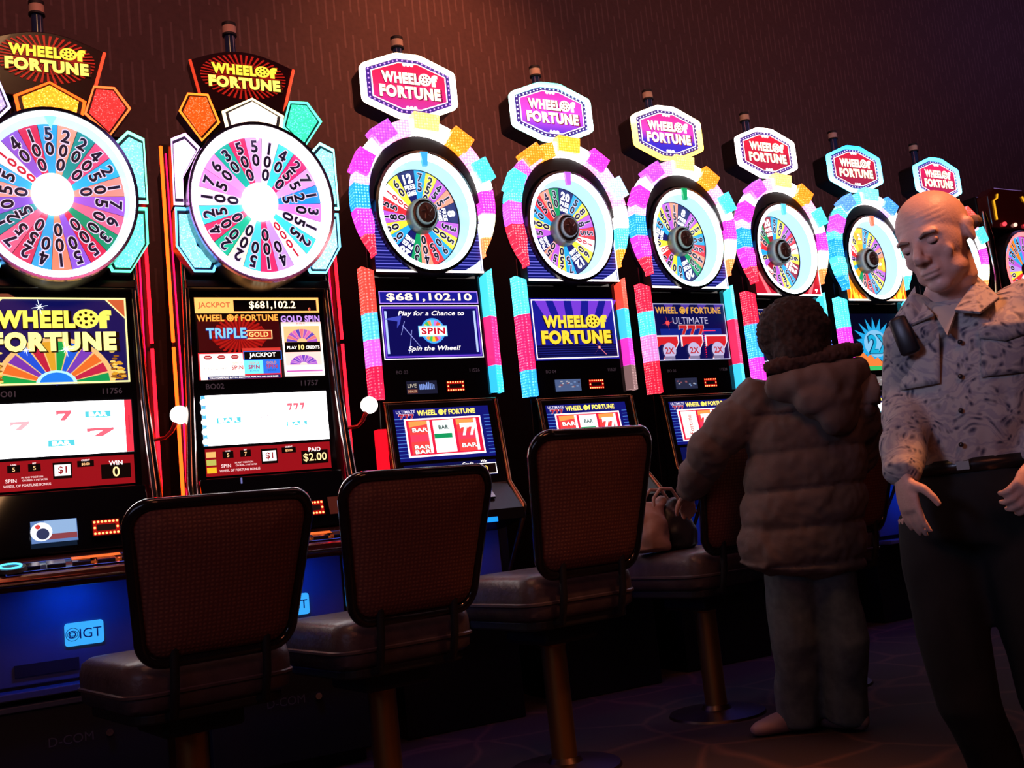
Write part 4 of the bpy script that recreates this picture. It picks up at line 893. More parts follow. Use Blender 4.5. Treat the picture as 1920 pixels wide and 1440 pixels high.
wt_o = [(0.0, (255, 215, 170)), (.5, (255, 245, 235)), (1.0, (255, 225, 180))]
CF = [
 cfg(name='c', screen='jackpot', id=('BO 03', '11526'), first=0, start=-15, L=[(255, 60, 50), (70, 170, 250), (235, 80, 200), (225, 20, 60)], hL=[1.6, .9, .9, 1.1], R=[CYA, (240, 40, 120), (50, 190, 245)], hR=[1.3, 1.3, .7], rim=wt_o, face=[(0, (190, 40, 150)), (.5, (215, 30, 90)), (1, (225, 20, 60))], small=0, gold=1, sidered=1, ring=(210, 245, 240), bulb=(180, 130, 250)),
 cfg(name='d', screen='logo', id=('BO 04', '11527'), first=12, start=16, arch=ARCH2, tLL=CYA, tL=ORG, tT=(255, 170, 50), tR=MAG, tRR=(170, 200, 235), L=[CYA, (235, 30, 90), (40, 150, 245)], hL=[1.2, 1.7, .8], R=[(255, 70, 50), (60, 195, 240), MAG, (120, 90, 90)], hR=[1.2, 1.1, 1, .9], rim=[(0, (170, 245, 230)), (.5, (225, 255, 250)), (1, (90, 235, 200))], face=[(0, (25, 30, 190)), (.35, (190, 70, 220)), (.7, (240, 60, 190)), (1, (235, 30, 160))], small=1, gold=1, ring=(225, 225, 255), ptr=(180, 90, 230), pal=[0, 1, 0], bulb=(230, 250, 250)),
 cfg(name='e', screen='sevens', id=('BO 05', '11528'), first=5, start=26, L=[(250, 30, 60), (60, 190, 245), (250, 110, 170), (235, 25, 50)], hL=[1.1, .9, 1, 1.2], R=[CYA, (240, 40, 90), (60, 200, 245)], hR=[1.2, 1.5, .8], rim=[(0, (255, 200, 60)), (.6, (255, 215, 90)), (1, (255, 235, 215))], face=[(0, (25, 30, 180)), (.3, (60, 40, 190)), (.6, (235, 60, 180)), (1, (225, 30, 120))], small=2, gold=1, ring=(215, 255, 245), ptr=(20, 150, 90), pal=[2, 0, 0], bulb=(225, 225, 240)),
 cfg(name='f', screen='sevens', id=('BO 06', '11529'), first=12, start=-12, fg='red', plate='red', L=[(250, 30, 60), (50, 150, 245), MAG], R=[CYA, (40, 140, 240), (240, 40, 90)], rim=[(0, (255, 240, 235)), (1, (255, 225, 215))], face=[(0, (160, 20, 60)), (1, (225, 25, 50))], small=2, ring=(225, 245, 255), ptr=(90, 200, 230)),
 cfg(name='g', screen='flame', id=('BO 07', '11530'), first=0, start=-3, fg='fire', plate='fire', arch=ARCH3, tLL=PUR, tL=(80, 130, 240), tT=(110, 230, 245), tR=(60, 130, 240), tRR=MAG, L=[CYA, MAG, (240, 120, 190)], R=[CYA, (40, 140, 240), MAG], rim=[(0, (120, 225, 255)), (1, (30, 170, 255))], face=[(0, (140, 20, 60)), (1, (200, 25, 55))], small=3, reels='white', ring=(235, 245, 255), ptr=(240, 120, 90)),
 cfg(name='h', screen='logo', id=('BO 08', '11531'), first=5, start=10, L=[CYA, MAG, CYA], R=[CYA, MAG, CYA], tR=(255, 70, 60), rim=[(0, (120, 225, 255)), (1, (60, 195, 250))], face=[(0, (150, 20, 70)), (1, (225, 30, 90))], small=1, ring=(200, 250, 225)),
]
LB = ['slot machine whose screen says Play for a Chance to Spin the Wheel',
      'black slot machine with green-rimmed hexagonal sign and big golden title on blue screen',
      'black slot machine with yellow-rimmed hexagonal sign and three red 2X sevens on its screen',
      "black slot machine with white-rimmed sign and red wheel plate, behind the woman's head",
      'black slot machine with blue-rimmed sign and fiery wheel plate, left of the bald man',
      "black slot machine mostly hidden by the bald man's head, cyan-rimmed sign above his crown"]
for i in range(6): machine_b(*POS[i + 2], CF[i], LB[i])

def machine_c(X, Y, rz):
    t = thing('slot_machine', 'chrome-sided slot machine with dark amber header, right edge of the picture', 'slot machine', (X, Y, 0), rz)
    ob('cabinet', MB().box(-.29, .29, .02, .6, 0, 2.0, BLACK).box(-.25, .25, .06, .5, 2.0, 2.76, BLACK), t, bevel=.01)
    for sg in (-1, 1):
        ob('chrome_pylon', MB().tube([(sg * .33, -.02, 1.5), (sg * .34, -.03, 1.9), (sg * .30, -.03, 2.15), (sg * .30, -.02, 2.42), (sg * .285, .0, 2.62)], [.05, .045, .03, .038, .02], CHROME, 14), t, smooth=True)
    hd = ob('header', MB().prism([(-.24, 2.50), (.24, 2.50), (.24, 2.74), (.16, 2.80), (-.16, 2.80), (-.24, 2.74)], -.03, .08, mat('header_dark_red_glass', (.07, .012, .01), .15, 0, .5)), t, bevel=.008)
    ob('header_trim', MB().tube([(-.19, -.036, 2.56), (-.19, -.036, 2.70), (-.15, -.036, 2.72), (-.14, -.036, 2.75)], .006, glow((240, 170, 30), 1.2), 6).tube([(.19, -.036, 2.56), (.19, -.036, 2.70), (.15, -.036, 2.72), (.14, -.036, 2.75)], .006, glow((240, 170, 30), 1.2), 6), hd)
    ob('header_lamp', MB().sphere((-.12, -.04, 2.53), .016, glow((255, 60, 70), 2), 10, 6).sphere((.0, -.04, 2.53), .014, glow((255, 180, 160), 2), 10, 6).sphere((.12, -.04, 2.53), .016, glow((255, 60, 70), 2), 10, 6), hd)
    cz, sx = 2.19, .92
    ob('wheel_housing', MB().lathe([(.275, .0), (.29, -.01), (.29, -.10), (.0, -.10)], BLACK, 48, PM((0, -.09, cz)), sx), t, smooth=True)
    ob('lit_ring', MB().lathe([(.272, .002), (.26, .01), (.245, -.02)], glow((255, 110, 110), 2.4), 48, PM((0, -.09, cz)), sx), t, smooth=True)
    cs = [VIO, BLU, ORG, BLU, WHT, REDW, YEL, LAV]
    wheel(t, (0, cz), .245, .05, [(str(5 * (i * 7 % 9 + 2)), cs[i % 8], 1) for i in range(20)], 4, sx, -.06, 1.2)
    ob('screen', MB().rect(-.22, .22, 1.4, 1.85, PM((0, .018, 0)), glow((40, 50, 150), .8), .002), t)
machine_c(7.22, 3.86, -.10)

# blue lamps tucked under the decks that light the base panels
for i, (x, y, r) in enumerate(POS):
    e = .85 if i < 2 else (.5 if i < 5 else .8)
    c, s_ = math.cos(r), math.sin(r); o = Vector((x, y, 0))
    P = lambda u, v, z: o + Vector((u * c - v * s_, u * s_ + v * c, z))
    zz = .77 if i < 2 else .79
    light('under_deck_lamp', 'AREA', P(.0, -.16, zz), P(.0, .02, .3), e, (.0, .07, 1.0), .16, .03)
# ------------------------------------------------------------------ chairs
WEAVE = mat_weave()
RIM = mat('black_lacquered_frame', (0.012, 0.010, 0.012), 0.15, 0, .6)
def rrect(w0, w1, h, r, n=6):
    """rounded trapezoid (x,z) centred on x, from z=0 to h; w0 bottom half width, w1 top half width"""
    pts = []
    for cx, cz, a in ((w1 - r, h - r, 0), (-w1 + r, h - r, 90), (-w0 + r, r, 180), (w0 - r, r, 270)):
        for i in range(n + 1):
            t_ = math.radians(a + 90 * i / n); pts.append((cx + r * math.cos(t_), cz + r * math.sin(t_)))
    return pts
def make_chair():
    t = thing('stool_chair', 'x', 'chair')
    BH, BZ, BY, REC = .372, .582, -.235, .30      # back height, bottom z, y, recline
    def bend(x, z, off=0.0):
        zz = z; return (x, BY - REC * zz - .05 * (1 - (x / .25) ** 2) * (.5 + .5 * zz / BH) + off, BZ + zz + .030 * (x / .25) ** 2 * (zz / BH) )
    def sheet(w0, w1, h, r, z0, thick, m, name, front):
        n = 12; mb = MB(); lp = rrect(w0, w1, h, r, 7); N_ = len(lp)
        rings = [1.0, .97, .8, .55, .3, .08]; cx, cz = 0, h / 2
        dep = [0.0, .5, .9, 1.0, 1.0, 1.0]
        vs, fs = [], []
        for side in (-1, 1):
            for k, d in zip(rings, dep):
                for x, z in lp:
                    p = bend(x * k, z0 + cz + (z - cz) * k, side * thick / 2 * d); vs.append(p)
        K = len(rings)
        for sd in (0, 1):
            o = sd * K * N_
            for k in range(K - 1): fs += [(o + k * N_ + i, o + k * N_ + (i + 1) % N_, o + (k + 1) * N_ + (i + 1) % N_, o + (k + 1) * N_ + i) for i in range(N_)]
            fs.append(tuple(o + (K - 1) * N_ + i for i in range(N_)))
        fs += [(i, (i + 1) % N_, K * N_ + (i + 1) % N_, K * N_ + i) for i in range(N_)]
        mb.add(vs, fs, m); return ob(name, mb, t, smooth=True)
    sheet(.188, .222, BH - .02, .055, .01, .05, WEAVE, 'back_panel', 0)
    lp = rrect(.200, .234, BH, .062, 8)
    ob('back_frame', MB().tube([bend(x, z) for x, z in lp], .0155, RIM, 10, closed=True), t, smooth=True)
    # seat
    sp = rrect(.225, .235, .47, .07, 6); mb = MB(); vs = []; fs = []; N_ = len(sp)
    prof = [(.90, .455), (.985, .47), (1.0, .50), (1.0, .545), (.975, .572), (.90, .585), (.6, .59), (.2, .592)]
    for k, z in prof: vs += [(x * k, (y - .235) * k + .01, z) for x, y in sp]
    for k in range(len(prof) - 1): fs += [(k * N_ + i, k * N_ + (i + 1) % N_, (k + 1) * N_ + (i + 1) % N_, (k + 1) * N_ + i) for i in range(N_)]
    fs += [tuple(range(N_)), tuple((len(prof) - 1) * N_ + i for i in range(N_))]
    ob('seat_cushion', mb.add(vs, fs, VINYL), t, smooth=True)
    ob('seat_piping', MB().tube([(x * 1.005, (y - .235) * 1.005 + .01, .505) for x, y in sp], .006, VINYL, 6, closed=True), t, smooth=True)
    ob('seat_pan', MB().prismz([(x * .9, (y - .235) * .9 + .01) for x, y in sp], .43, .458, MATTE), t, bevel=.006)
    ob('swivel_housing', MB().box(-.11, .11, -.12, .12, .375, .432, MATTE), t, bevel=.012)
    for sg in (-1, 1): ob('back_bracket', MB().tube([(sg * .12, -.15, .44), (sg * .12, -.24, .45), (sg * .12, -.262, .52), bend(sg * .12, .06, .0)], .012, MATTE, 8), t, smooth=True)
    ob('pole', MB().lathe([(0, .0), (.043, .0), (.043, .36), (.046, .362), (.046, .378), (0, .378)], BRASS, 32), t, smooth=True)
    ob('floor_plate', MB().lathe([(0, .0), (.19, .0), (.185, .008), (.06, .02), (.05, .035), (0, .035)], mat('dark_bronze_plate', (.08, .05, .04), .35, .9), 40), t, smooth=True)
    return t
def copy_thing(src):
    r = src.copy(); COL.objects.link(r)
    for ch in list(src.children):
        c = ch.copy(); COL.objects.link(c); c.parent = r
        for g in list(ch.children):
            d = g.copy(); COL.objects.link(d); d.parent = c
    return r
chair0 = make_chair()
CH = [(.885, 2.93, .03, 1.0, 'empty swivel chair with woven brown back, nearest the camera, left of the others'),
      (1.465, 2.93, .0, 1.03, 'empty swivel chair with woven brown back in front of machine tagged BO02 and red levers'),
      (2.12, 2.93, -.02, 1.12, 'empty swivel chair with red-brown woven back, immediately left of the chair holding the handbag'),
      (2.98, 3.07, -.02, 1.10, 'swivel chair with a tan handbag on its seat, beside the woman'),
      (3.62, 3.05, -.03, 1.10, 'dark swivel chair between the woman and the bald man, back mostly hidden')]
for i, (x, y, rz, sz, lb) in enumerate(CH):
    c = chair0 if i == 0 else copy_thing(chair0)
    c.location = (x, y, 0); c.rotation_euler = (0, 0, rz); c.scale = (1, 1, sz); c['label'] = lb; c['group'] = 'swivel chairs in front of the slot machines'

# ------------------------------------------------------------------ people helpers
def V(*a): return Vector(a)
def limb(mb, pts, rad, m=None, n=14, xs=None):
    """tapering solid along pts; rad: radius or (rx, ry) per point; xs: sideways axis"""
    pts = [Vector(p) for p in pts]; k = len(pts); vs = []; ref = Vector(xs) if xs else None
    for i, p in enumerate(pts):
        t_ = (pts[min(i + 1, k - 1)] - pts[max(i - 1, 0)]).normalized()
        r = ref if ref is not None else (Vector((1, 0, 0)) if abs(t_.x) < .8 else Vector((0, 1, 0)))
        x = (r - t_ * r.dot(t_)).normalized()
        if xs is None: ref = x
        y = t_.cross(x); rx, ry = rad[i] if isinstance(rad[i], tuple) else (rad[i], rad[i])
        vs += [p + x * rx * math.cos(2 * PI * j / n) + y * ry * math.sin(2 * PI * j / n) for j in range(n)]
    r0 = rad[0] if isinstance(rad[0], tuple) else (rad[0], rad[0]); r1 = rad[-1] if isinstance(rad[-1], tuple) else (rad[-1], rad[-1])
    vs += [pts[0] - (pts[1] - pts[0]).normalized() * min(r0) * .5, pts[-1] + (pts[-1] - pts[-2]).normalized() * min(r1) * .5]
    fs = [(i * n + j, i * n + (j + 1) % n, (i + 1) * n + (j + 1) % n, (i + 1) * n + j) for i in range(k - 1) for j in range(n)]
    fs += [(k * n, (j + 1) % n, j) for j in range(n)] + [(k * n + 1, (k - 1) * n + j, (k - 1) * n + (j + 1) % n) for j in range(n)]
    mb.add(vs, fs, m or MATTE)
def fuse(name, mb, voxel, m, parent=None, smooth_it=4, fn=None):
    """join overlapping solids into one continuous surface"""
    me = bpy.data.meshes.new('tmp'); me.from_pydata([tuple(v) for v in mb.v], [], mb.f)
    bm = bmesh.new(); bm.from_mesh(me); 
    # orient every shell outward
    bmesh.ops.recalc_face_normals(bm, faces=bm.faces); bm.to_mesh(me); bm.free()
    o = bpy.data.objects.new('tmp', me); COL.objects.link(o)
    r = o.modifiers.new('r', 'REMESH'); r.mode = 'VOXEL'; r.voxel_size = voxel
    if smooth_it: s = o.modifiers.new('s', 'SMOOTH'); s.iterations = smooth_it; s.factor = .5
    dg = bpy.context.evaluated_depsgraph_get(); new = bpy.data.meshes.new_from_object(o.evaluated_get(dg))
    bpy.data.objects.remove(o); bpy.data.meshes.remove(me)
    new.name = name; new.materials.clear(); new.materials.append(m)
    if fn:
        nr = [v.normal.copy() for v in new.vertices]
        for v, n_ in zip(new.vertices, nr): v.co = fn(v.co.copy(), n_)
    for p in new.polygons: p.use_smooth = True; p.material_index = 0
    ob_ = bpy.data.objects.new(name, new); COL.objects.link(ob_)
    if parent: ob_.parent = parent
    return ob_
def hand(mb, wrist, d, pn, side=1, curl=.5, L_=.175, spread=.12):
    """palm + four fingers + thumb; d: direction of fingers, pn: palm-facing normal, side: +1 thumb towards d x pn"""
    d = Vector(d).normalized(); pn = Vector(pn); pn = (pn - d * pn.dot(d)).normalized(); s_ = d.cross(pn) * side
    w = Vector(wrist); k = L_ / .18
    limb(mb, [w - d * .02 * k, w + d * .02 * k, w + d * .06 * k, w + d * .09 * k], [(.024 * k, .018 * k), (.033 * k, .017 * k), (.041 * k, .015 * k), (.038 * k, .012 * k)], xs=s_)
    for i, (off, ln) in enumerate(((.030, .072), (.010, .080), (-.010, .075), (-.029, .058))):
        p = w + d * (.082 * k) + s_ * off * k; dd = (d + s_ * off * spread * 20 * .3).normalized(); pts = [p - d * .02 * k, p]; a = 0
        for q, f in enumerate((.45, .30, .25)):
            a += curl * (0.55, .8, .6)[q]; dirn = dd * math.cos(a) + pn * math.sin(a); p = p + dirn * ln * f * k; pts.append(p)
        limb(mb, pts, [.0088 * k, .0092 * k, .0085 * k, .0078 * k, .0066 * k], n=8)
    p = w + d * .025 * k + s_ * .026 * k; pts = [p, p + (d * .5 + s_ * .8 + pn * .3).normalized() * .035 * k]
    pts.append(pts[-1] + (d * .8 + s_ * .4 + pn * .4).normalized() * .03 * k); pts.append(pts[-1] + (d * .9 + s_ * .1 + pn * .45).normalized() * .024 * k)
    limb(mb, pts, [.014 * k, .0125 * k, .0105 * k, .0085 * k], n=8)
def head_solids(mb, M, k=1.0, ears=True):
    """head facing local -y, centre at origin, about .24 high"""
    def e(c, r): mb.sphere([q * k for q in c], [q * k for q in r], MATTE, 28, 18, M)
    e((0, .018, .036), (.078, .098, .084)); e((0, -.012, .0), (.069, .082, .085)); e((0, -.026, -.050), (.056, .063, .066)); e((0, -.060, -.094), (.030, .026, .021))
    for sg in (-1, 1):
        e((sg * .036, -.058, -.028), (.024, .014, .022)); e((sg * .028, -.077, .024), (.026, .013, .009)); e((sg * .040, -.022, -.070), (.018, .042, .024))
        if ears: e((sg * .078, .016, -.006), (.008, .019, .031)); e((sg * .082, .022, .010), (.009, .016, .014))
    limb(mb, [M @ V(0, -.083 * k, .022 * k), M @ V(0, -.096 * k, .0), M @ V(0, -.111 * k, -.024 * k), M @ V(0, -.108 * k, -.034 * k)], [.008 * k, .0095 * k, .013 * k, .010 * k], n=10)
    for sg in (-1, 1): e((sg * .012, -.097, -.032), (.009, .011, .008))
    e((0, -.086, -.060), (.026, .012, .0055)); e((0, -.083, -.071), (.023, .012, .006))
def wrinkle(amp, sc, sz=1.0, seed=0.0):
    def f(co, n):
        p = Vector((co.x * sc, co.y * sc, co.z * sc * sz + seed)); return co + n * amp * (noise.noise(p) + .5 * noise.noise(p * 2.1))
    return f
SKIN = noisy('weathered_skin', (.58, .34, .27), (.68, .42, .34), 14, .5, bump=.08, bscale=180)
SKINW = noisy('pale_skin', (.5, .28, .22), (.58, .34, .27), 12, .5)
def mat_shirt():
    m = mat('grey_paisley_cotton', (.3, .3, .3), .85); b = m.node_tree.nodes['Principled BSDF']
    tc = N(m, 'ShaderNodeTexCoord'); n1 = N(m, 'ShaderNodeTexNoise'); n1.inputs['Scale'].default_value = 13; n1.inputs['Detail'].default_value = 1; L(m, tc.outputs['Object'], n1.inputs['Vector'])
    mx = N(m, 'ShaderNodeMix', data_type='RGBA'); mx.inputs['Factor'].default_value = .12; L(m, tc.outputs['Object'], mx.inputs['A']); L(m, n1.outputs['Color'], mx.inputs['B'])
    v = N(m, 'ShaderNodeTexVoronoi'); v.inputs['Scale'].default_value = 46; L(m, mx.outputs['Result'], v.inputs['Vector'])
    v2 = N(m, 'ShaderNodeTexWave', wave_type='RINGS'); v2.inputs['Scale'].default_value = 13; v2.inputs['Distortion'].default_value = 9; v2.inputs['Detail Scale'].default_value = 3; L(m, mx.outputs['Result'], v2.inputs['Vector'])
    r = N(m, 'ShaderNodeValToRGB'); e = r.color_ramp.elements; e[0].position = .12; e[0].color = (.05, .05, .09, 1); e[1].position = .42; e[1].color = (.40, .37, .37, 1); L(m, v.outputs['Distance'], r.inputs['Fac'])
    r2 = N(m, 'ShaderNodeValToRGB'); e = r2.color_ramp.elements; e[0].position = .05; e[0].color = (.80, .78, .82, 1); e[1].position = .7; e[1].color = (1.1, 1.05, .95, 1); L(m, v2.outputs['Fac'], r2.inputs['Fac'])
    mm = N(m, 'ShaderNodeMix', data_type='RGBA', blend_type='MULTIPLY'); mm.inputs['Factor'].default_value = 1; L(m, r.outputs['Color'], mm.inputs['A']); L(m, r2.outputs['Color'], mm.inputs['B']); L(m, mm.outputs['Result'], b.inputs['Base Color'])
    return m
SHIRT = mat_shirt()
DARKCL = noisy('black_trouser_cloth', (.004, .005, .006), (.008, .009, .010), 20, .9)

# image-ray helper used to lay figures out at real positions (photo pixel + distance -> world point)
def at(x, y, d): return V(0, 0, CAM_H) + (fw + R_ * ((x - 960) / F_PX) - U_ * ((y - 720) / F_PX)) * d

def build_man():
    hx = at(1753, 452, 2.45); gx, gy = 2.33, 1.44
    t = thing('person', 'bald man in grey paisley shirt and black trousers walking past, looking down', 'person', (gx, gy, 0))
    Q = Matrix.Translation((-gx, -gy, 0))           # world -> local of the thing
    W = lambda p: Q @ p
    D = 2.47
    neck = W(at(1775, 545, 2.50)); chest = W(at(1815, 660, 2.52)); waist = W(at(1818, 860, 2.54)); hip = W(at(1818, 960, 2.55))
    shL = W(at(1708, 590, 2.50)); shR = W(at(1925, 560, 2.46))      # image left / image right
    elL = W(at(1705, 745, 2.56)); wrL = W(at(1692, 893, 2.37)); elR = W(at(1975, 740, 2.52)); wrR = W(at(1955, 865, 2.36))
    sd = (shR - shL).normalized()
    front = sd.cross(V(0, 0, 1)).normalized()
    if front.dot(V(-1, -1, 0)) < 0: front = -front
    front = (front * math.cos(.40) + V(-.817, .576, 0) * math.sin(.40)).normalized(); sd = V(-front.y, front.x, 0)
    if sd.dot(shR - shL) < 0: sd = -sd
    # head orientation: looks down and to the picture's left
    fdir = (V(-.80, -.50, 0).normalized() + V(-.52, .85, 0).normalized() * .50).normalized(); fdir = (fdir + V(0, 0, -.30)).normalized()
    x_ = (-fdir).cross(V(0, 0, 1)).normalized()
    zz = x_.cross(-fdir)
    tilt = .14; x2 = x_ * math.cos(tilt) + zz * math.sin(tilt); z2 = -x_ * math.sin(tilt) + zz * math.cos(tilt)
    HM = Matrix((x2, -fdir, z2)).transposed().to_4x4(); HM.translation = W(hx)
    b = MB(); head_solids(b, HM, 1.0)
    limb(b, [HM @ V(0, .02, -.03), HM @ V(0, .015, -.09), neck + V(0, 0, -.02), neck + V(0, 0, -.08)], [.056, .054, .060, .075])
    limb(b, [neck + V(0, 0, -.04), chest, waist, hip], [(.10, .07), (.145, .10), (.13, .10), (.14, .10)], xs=sd)
    for sh, el, wr in ((shL, elL, wrL), (shR, elR, wrR)):
        limb(b, [neck + V(0, 0, -.09), sh * .9 + chest * .1, el * .4 + sh * .6, el, el * .5 + wr * .5, wr], [.05, .045, .042, .036, .036, .026])
    hand(b, wrL, V(.0, -.10, -1), V(.85, -.25, 0), side=1, curl=.26, L_=.16)
    hand(b, wrR, (W(at(1915, 940, 2.32)) - wrR), V(-.3, .5, -.5), side=1, curl=.95, L_=.185)
    fL = V(-.02, .10, 0); fR = V(.20, -.20, 0)
    legs = []
    side = sd * .095
    kL = hip - side + V(.03, -.02, -.46) + front * .05; aL = V(hip.x, hip.y, 0) - side + front * .02 + V(.10, -.04, .09)
    kR = hip + side + V(.06, 0, -.44) + front * .10; aR = V(hip.x, hip.y, 0) + side + V(.14, -.02, .09) - front * .10
    for s_, k_, a_ in ((-1, kL, aL), (1, kR, aR)):
        limb(b, [hip + side * s_, k_, a_], [.075, .052, .036])
    def face(co, n):
        l = HM.inverted() @ co
        if abs(l.x) < .09 and l.y < -.03 and abs(l.z) < .12:
            for sg in (-1, 1):
                dd = ((l.x - sg * .031) / .020) ** 2 + ((l.z - .004) / .013) ** 2
                co = co - (HM.to_3x3() @ V(0, -1, 0)) * .009 * math.exp(-dd)
                dd = ((l.x - sg * (.030 + .10 * max(0, -(l.z + .03)))) / .006) ** 2 + ((l.z + .045) / .022) ** 2
                co = co - (HM.to_3x3() @ V(0, -1, 0)) * .003 * math.exp(-dd)
            if l.y < -.08: co = co - (HM.to_3x3() @ V(0, -1, 0)) * .004 * math.exp(-((l.z + .0655) / .0028) ** 2 - (l.x / .026) ** 2)
            if l.z > .03: co = co + n * .0006 * math.sin(l.z * 520) * math.exp(-((l.z - .055) / .02) ** 2)
        return co
    body = fuse('body', b, .0042, SKIN, t, 6, face)
    eyeM = mat('dark_eye', (.03, .02, .018), .15, 0, .6)
    for sg in (-1, 1):
        ob('eye', MB().sphere((sg * .031, -.0725, .002), (.0115, .010, .010), eyeM, 16, 10, HM), t, smooth=True)
        ob('eyelid', MB().sphere((sg * .031, -.0735, .0055), (.014, .0115, .0095), SKIN, 16, 10, HM), t, smooth=True)
        brow = MB(); limb(brow, [HM @ V(sg * .014, -.091, .020), HM @ V(sg * .030, -.093, .026), HM @ V(sg * .048, -.080, .020)], [.003, .0042, .002], mat('grey_brow_hair', (.22, .15, .12), .9), 8); ob('eyebrow', brow, t, smooth=True)
    hr = MB()
    def hf(co, n): return co + n * .0025 * noise.noise(co * 160)
    for sg in (-1, 1): limb(hr, [HM @ V(sg * .070, .022, -.012), HM @ V(sg * .074, .04, .006), HM @ V(sg * .062, .075, .004), HM @ V(sg * .03, .105, .0)], [(.012, .010), (.016, .022), (.016, .026), (.016, .028)])
    limb(hr, [HM @ V(-.035, .10, -.0), HM @ V(0, .107, -.004), HM @ V(.035, .10, .0)], [(.014, .028)] * 3)
    fuse('hair', hr, .005, noisy('short_grey_hair', (.16, .10, .08), (.28, .2, .17), 60, .9), t, 2, hf)
    # shirt
    s = MB()
    mid = (chest + waist) * .5
    limb(s, [neck + V(0, 0, -.035), neck + V(0, 0, -.085) + (chest - neck) * .1, chest + V(0, 0, .05), chest, mid, waist + V(0, 0, .05), waist + V(0, 0, -.02)], [(.085, .075), (.165, .09), (.185, .115), (.185, .125), (.178, .13), (.172, .135), (.158, .122)], n=28, xs=sd)
    for sh, el, wr, q in ((shL, elL, wrL, 0), (shR, elR, wrR, 1)):
        inn = neck + V(0, 0, -.085) + (sh - neck) * .45
        limb(s, [inn, sh + V(0, 0, -.015), sh * .75 + el * .25, sh * .45 + el * .55, el, el * .6 + wr * .4, el * .25 + wr * .75, wr * .93 + el * .07], [.066, .070, .070, .064, .060, .056, .050, .042], n=18)
        limb(s, [wr * .82 + el * .18, wr * .99 + el * .01], [.041, .041], n=18)
    wr_ = wrinkle(.010, 9, .55, 3.1)
    wr2 = wrinkle(.004, 26, .5, 1.1)
    def sf(co, n):
        co = wr_(co, n); co = wr2(co, n)
        # button placket and belly blouse over the belt
        return co
    shirt = fuse('shirt', s, .0085, SHIRT, t, 4, sf)
    # collar leaves, placket, pockets, buttons
    cf = neck + front * .06 + V(0, 0, -.065)
    lft = -sd
    ins = MB(); 
    top = neck + V(0, 0, .012)
    def leaf(sgn):
        back_ = neck + sd * sgn * .07 + V(0, 0, .022) - front * .01
        mid_ = neck + sd * sgn * .062 + front * .045 + V(0, 0, -.010)
        tip = neck + sd * sgn * .075 + front * .105 + V(0, 0, -.085)
        inn_ = neck + sd * sgn * .022 + front * .103 + V(0, 0, -.070)
        out_ = neck + sd * sgn * .115 + front * .045 + V(0, 0, -.050)
        bk2 = neck + sd * sgn * .095 + V(0, 0, -.022) - front * .01
        vs = [back_, mid_, inn_, tip, out_, bk2]; th = front * .006 + V(0, 0, .006)
        mb = MB().add([v for v in vs] + [v + th for v in vs], [(0, 1, 4, 5), (1, 2, 3, 4), (6, 11, 10, 7), (7, 10, 9, 8), (0, 6, 7, 1), (1, 7, 8, 2), (2, 8, 9, 3), (3, 9, 10, 4), (4, 10, 11, 5), (5, 11, 6, 0)], SHIRT)
        return ob('collar_leaf', mb, shirt, bevel=.002)
    leaf(-1); leaf(1)
    ob('undershirt', MB().add([neck + front * .072 + V(0, 0, -.045) + sd * .03, neck + front * .072 + V(0, 0, -.045) - sd * .03, neck + front * .115 + V(0, 0, -.12)] + [neck + front * .05 + V(0, 0, -.045) + sd * .03, neck + front * .05 + V(0, 0, -.045) - sd * .03, neck + front * .09 + V(0, 0, -.12)], [(0, 1, 2), (3, 5, 4), (0, 3, 4, 1), (1, 4, 5, 2), (2, 5, 3, 0)], mat('cream_undershirt', (.5, .42, .35), .9)), shirt)
    def onfront(u, z, lift=.0):
        """point on the shirt front: u along shoulders, z local height"""
        f = (chest.z - z) / (chest.z - waist.z); c = chest.lerp(waist, max(-.4, min(1, f))); ry = .125 + .01 * max(0, min(1, f)); rx = .185 - .014 * max(0, min(1, f))
        return V(c.x, c.y, z) + sd * u + front * (ry * math.sqrt(max(.02, 1 - (u / rx) ** 2)) + lift)
    bt = mat('dark_shirt_button', (.02, .015, .02), .3)
    for i in range(5):
        p = onfront(.0, chest.z + .09 - i * .078, .008); ob('button', MB().sphere(p, (.006, .006, .006), bt, 10, 6), shirt, smooth=True)
    pk = []
    for uc in (-.095, .095):
        vs = []; nx, nz = 8, 8
        for j in range(nz + 1):
            for i in range(nx + 1): vs.append(onfront(uc - .05 + .10 * i / nx, chest.z - .075 + .115 * j / nz, .012))
        fs = [(j * (nx + 1) + i, j * (nx + 1) + i + 1, (j + 1) * (nx + 1) + i + 1, (j + 1) * (nx + 1) + i) for j in range(nz) for i in range(nx)]
        mb = MB().add(vs, fs, SHIRT); p = ob('pocket', mb, shirt, smooth=True); sm = p.modifiers.new('solid', 'SOLIDIFY'); sm.thickness = .004; sm.offset = 0
        vs = []
        for j in range(4):
            for i in range(nx + 1):
                v_ = abs(i - nx / 2) / (nx / 2); vs.append(onfront(uc - .054 + .108 * i / nx, chest.z + .045 - (.032 + .014 * (1 - v_)) * j / 3, .017))
        fs = [(j * (nx + 1) + i, j * (nx + 1) + i + 1, (j + 1) * (nx + 1) + i + 1, (j + 1) * (nx + 1) + i) for j in range(3) for i in range(nx)]
        if uc > 0:
            p = ob('pocket_flap', MB().add(vs, fs, SHIRT), shirt, smooth=True); sm = p.modifiers.new('solid', 'SOLIDIFY'); sm.thickness = .004; sm.offset = 0
    # glasses case sticking out of the pocket at the picture's left
    p0 = onfront(-.12, chest.z + .045, .055); cs = MB()
    ax = (V(0, 0, 1) * .97 - sd * .22).normalized()
    limb(cs, [p0 - ax * .045, p0 - ax * .04, p0 + ax * .04, p0 + ax * .047], [(.018, .006), (.023, .009), (.023, .009), (.016, .006)], mat('black_leather_case', (.008, .007, .010), .4), 14, xs=sd)
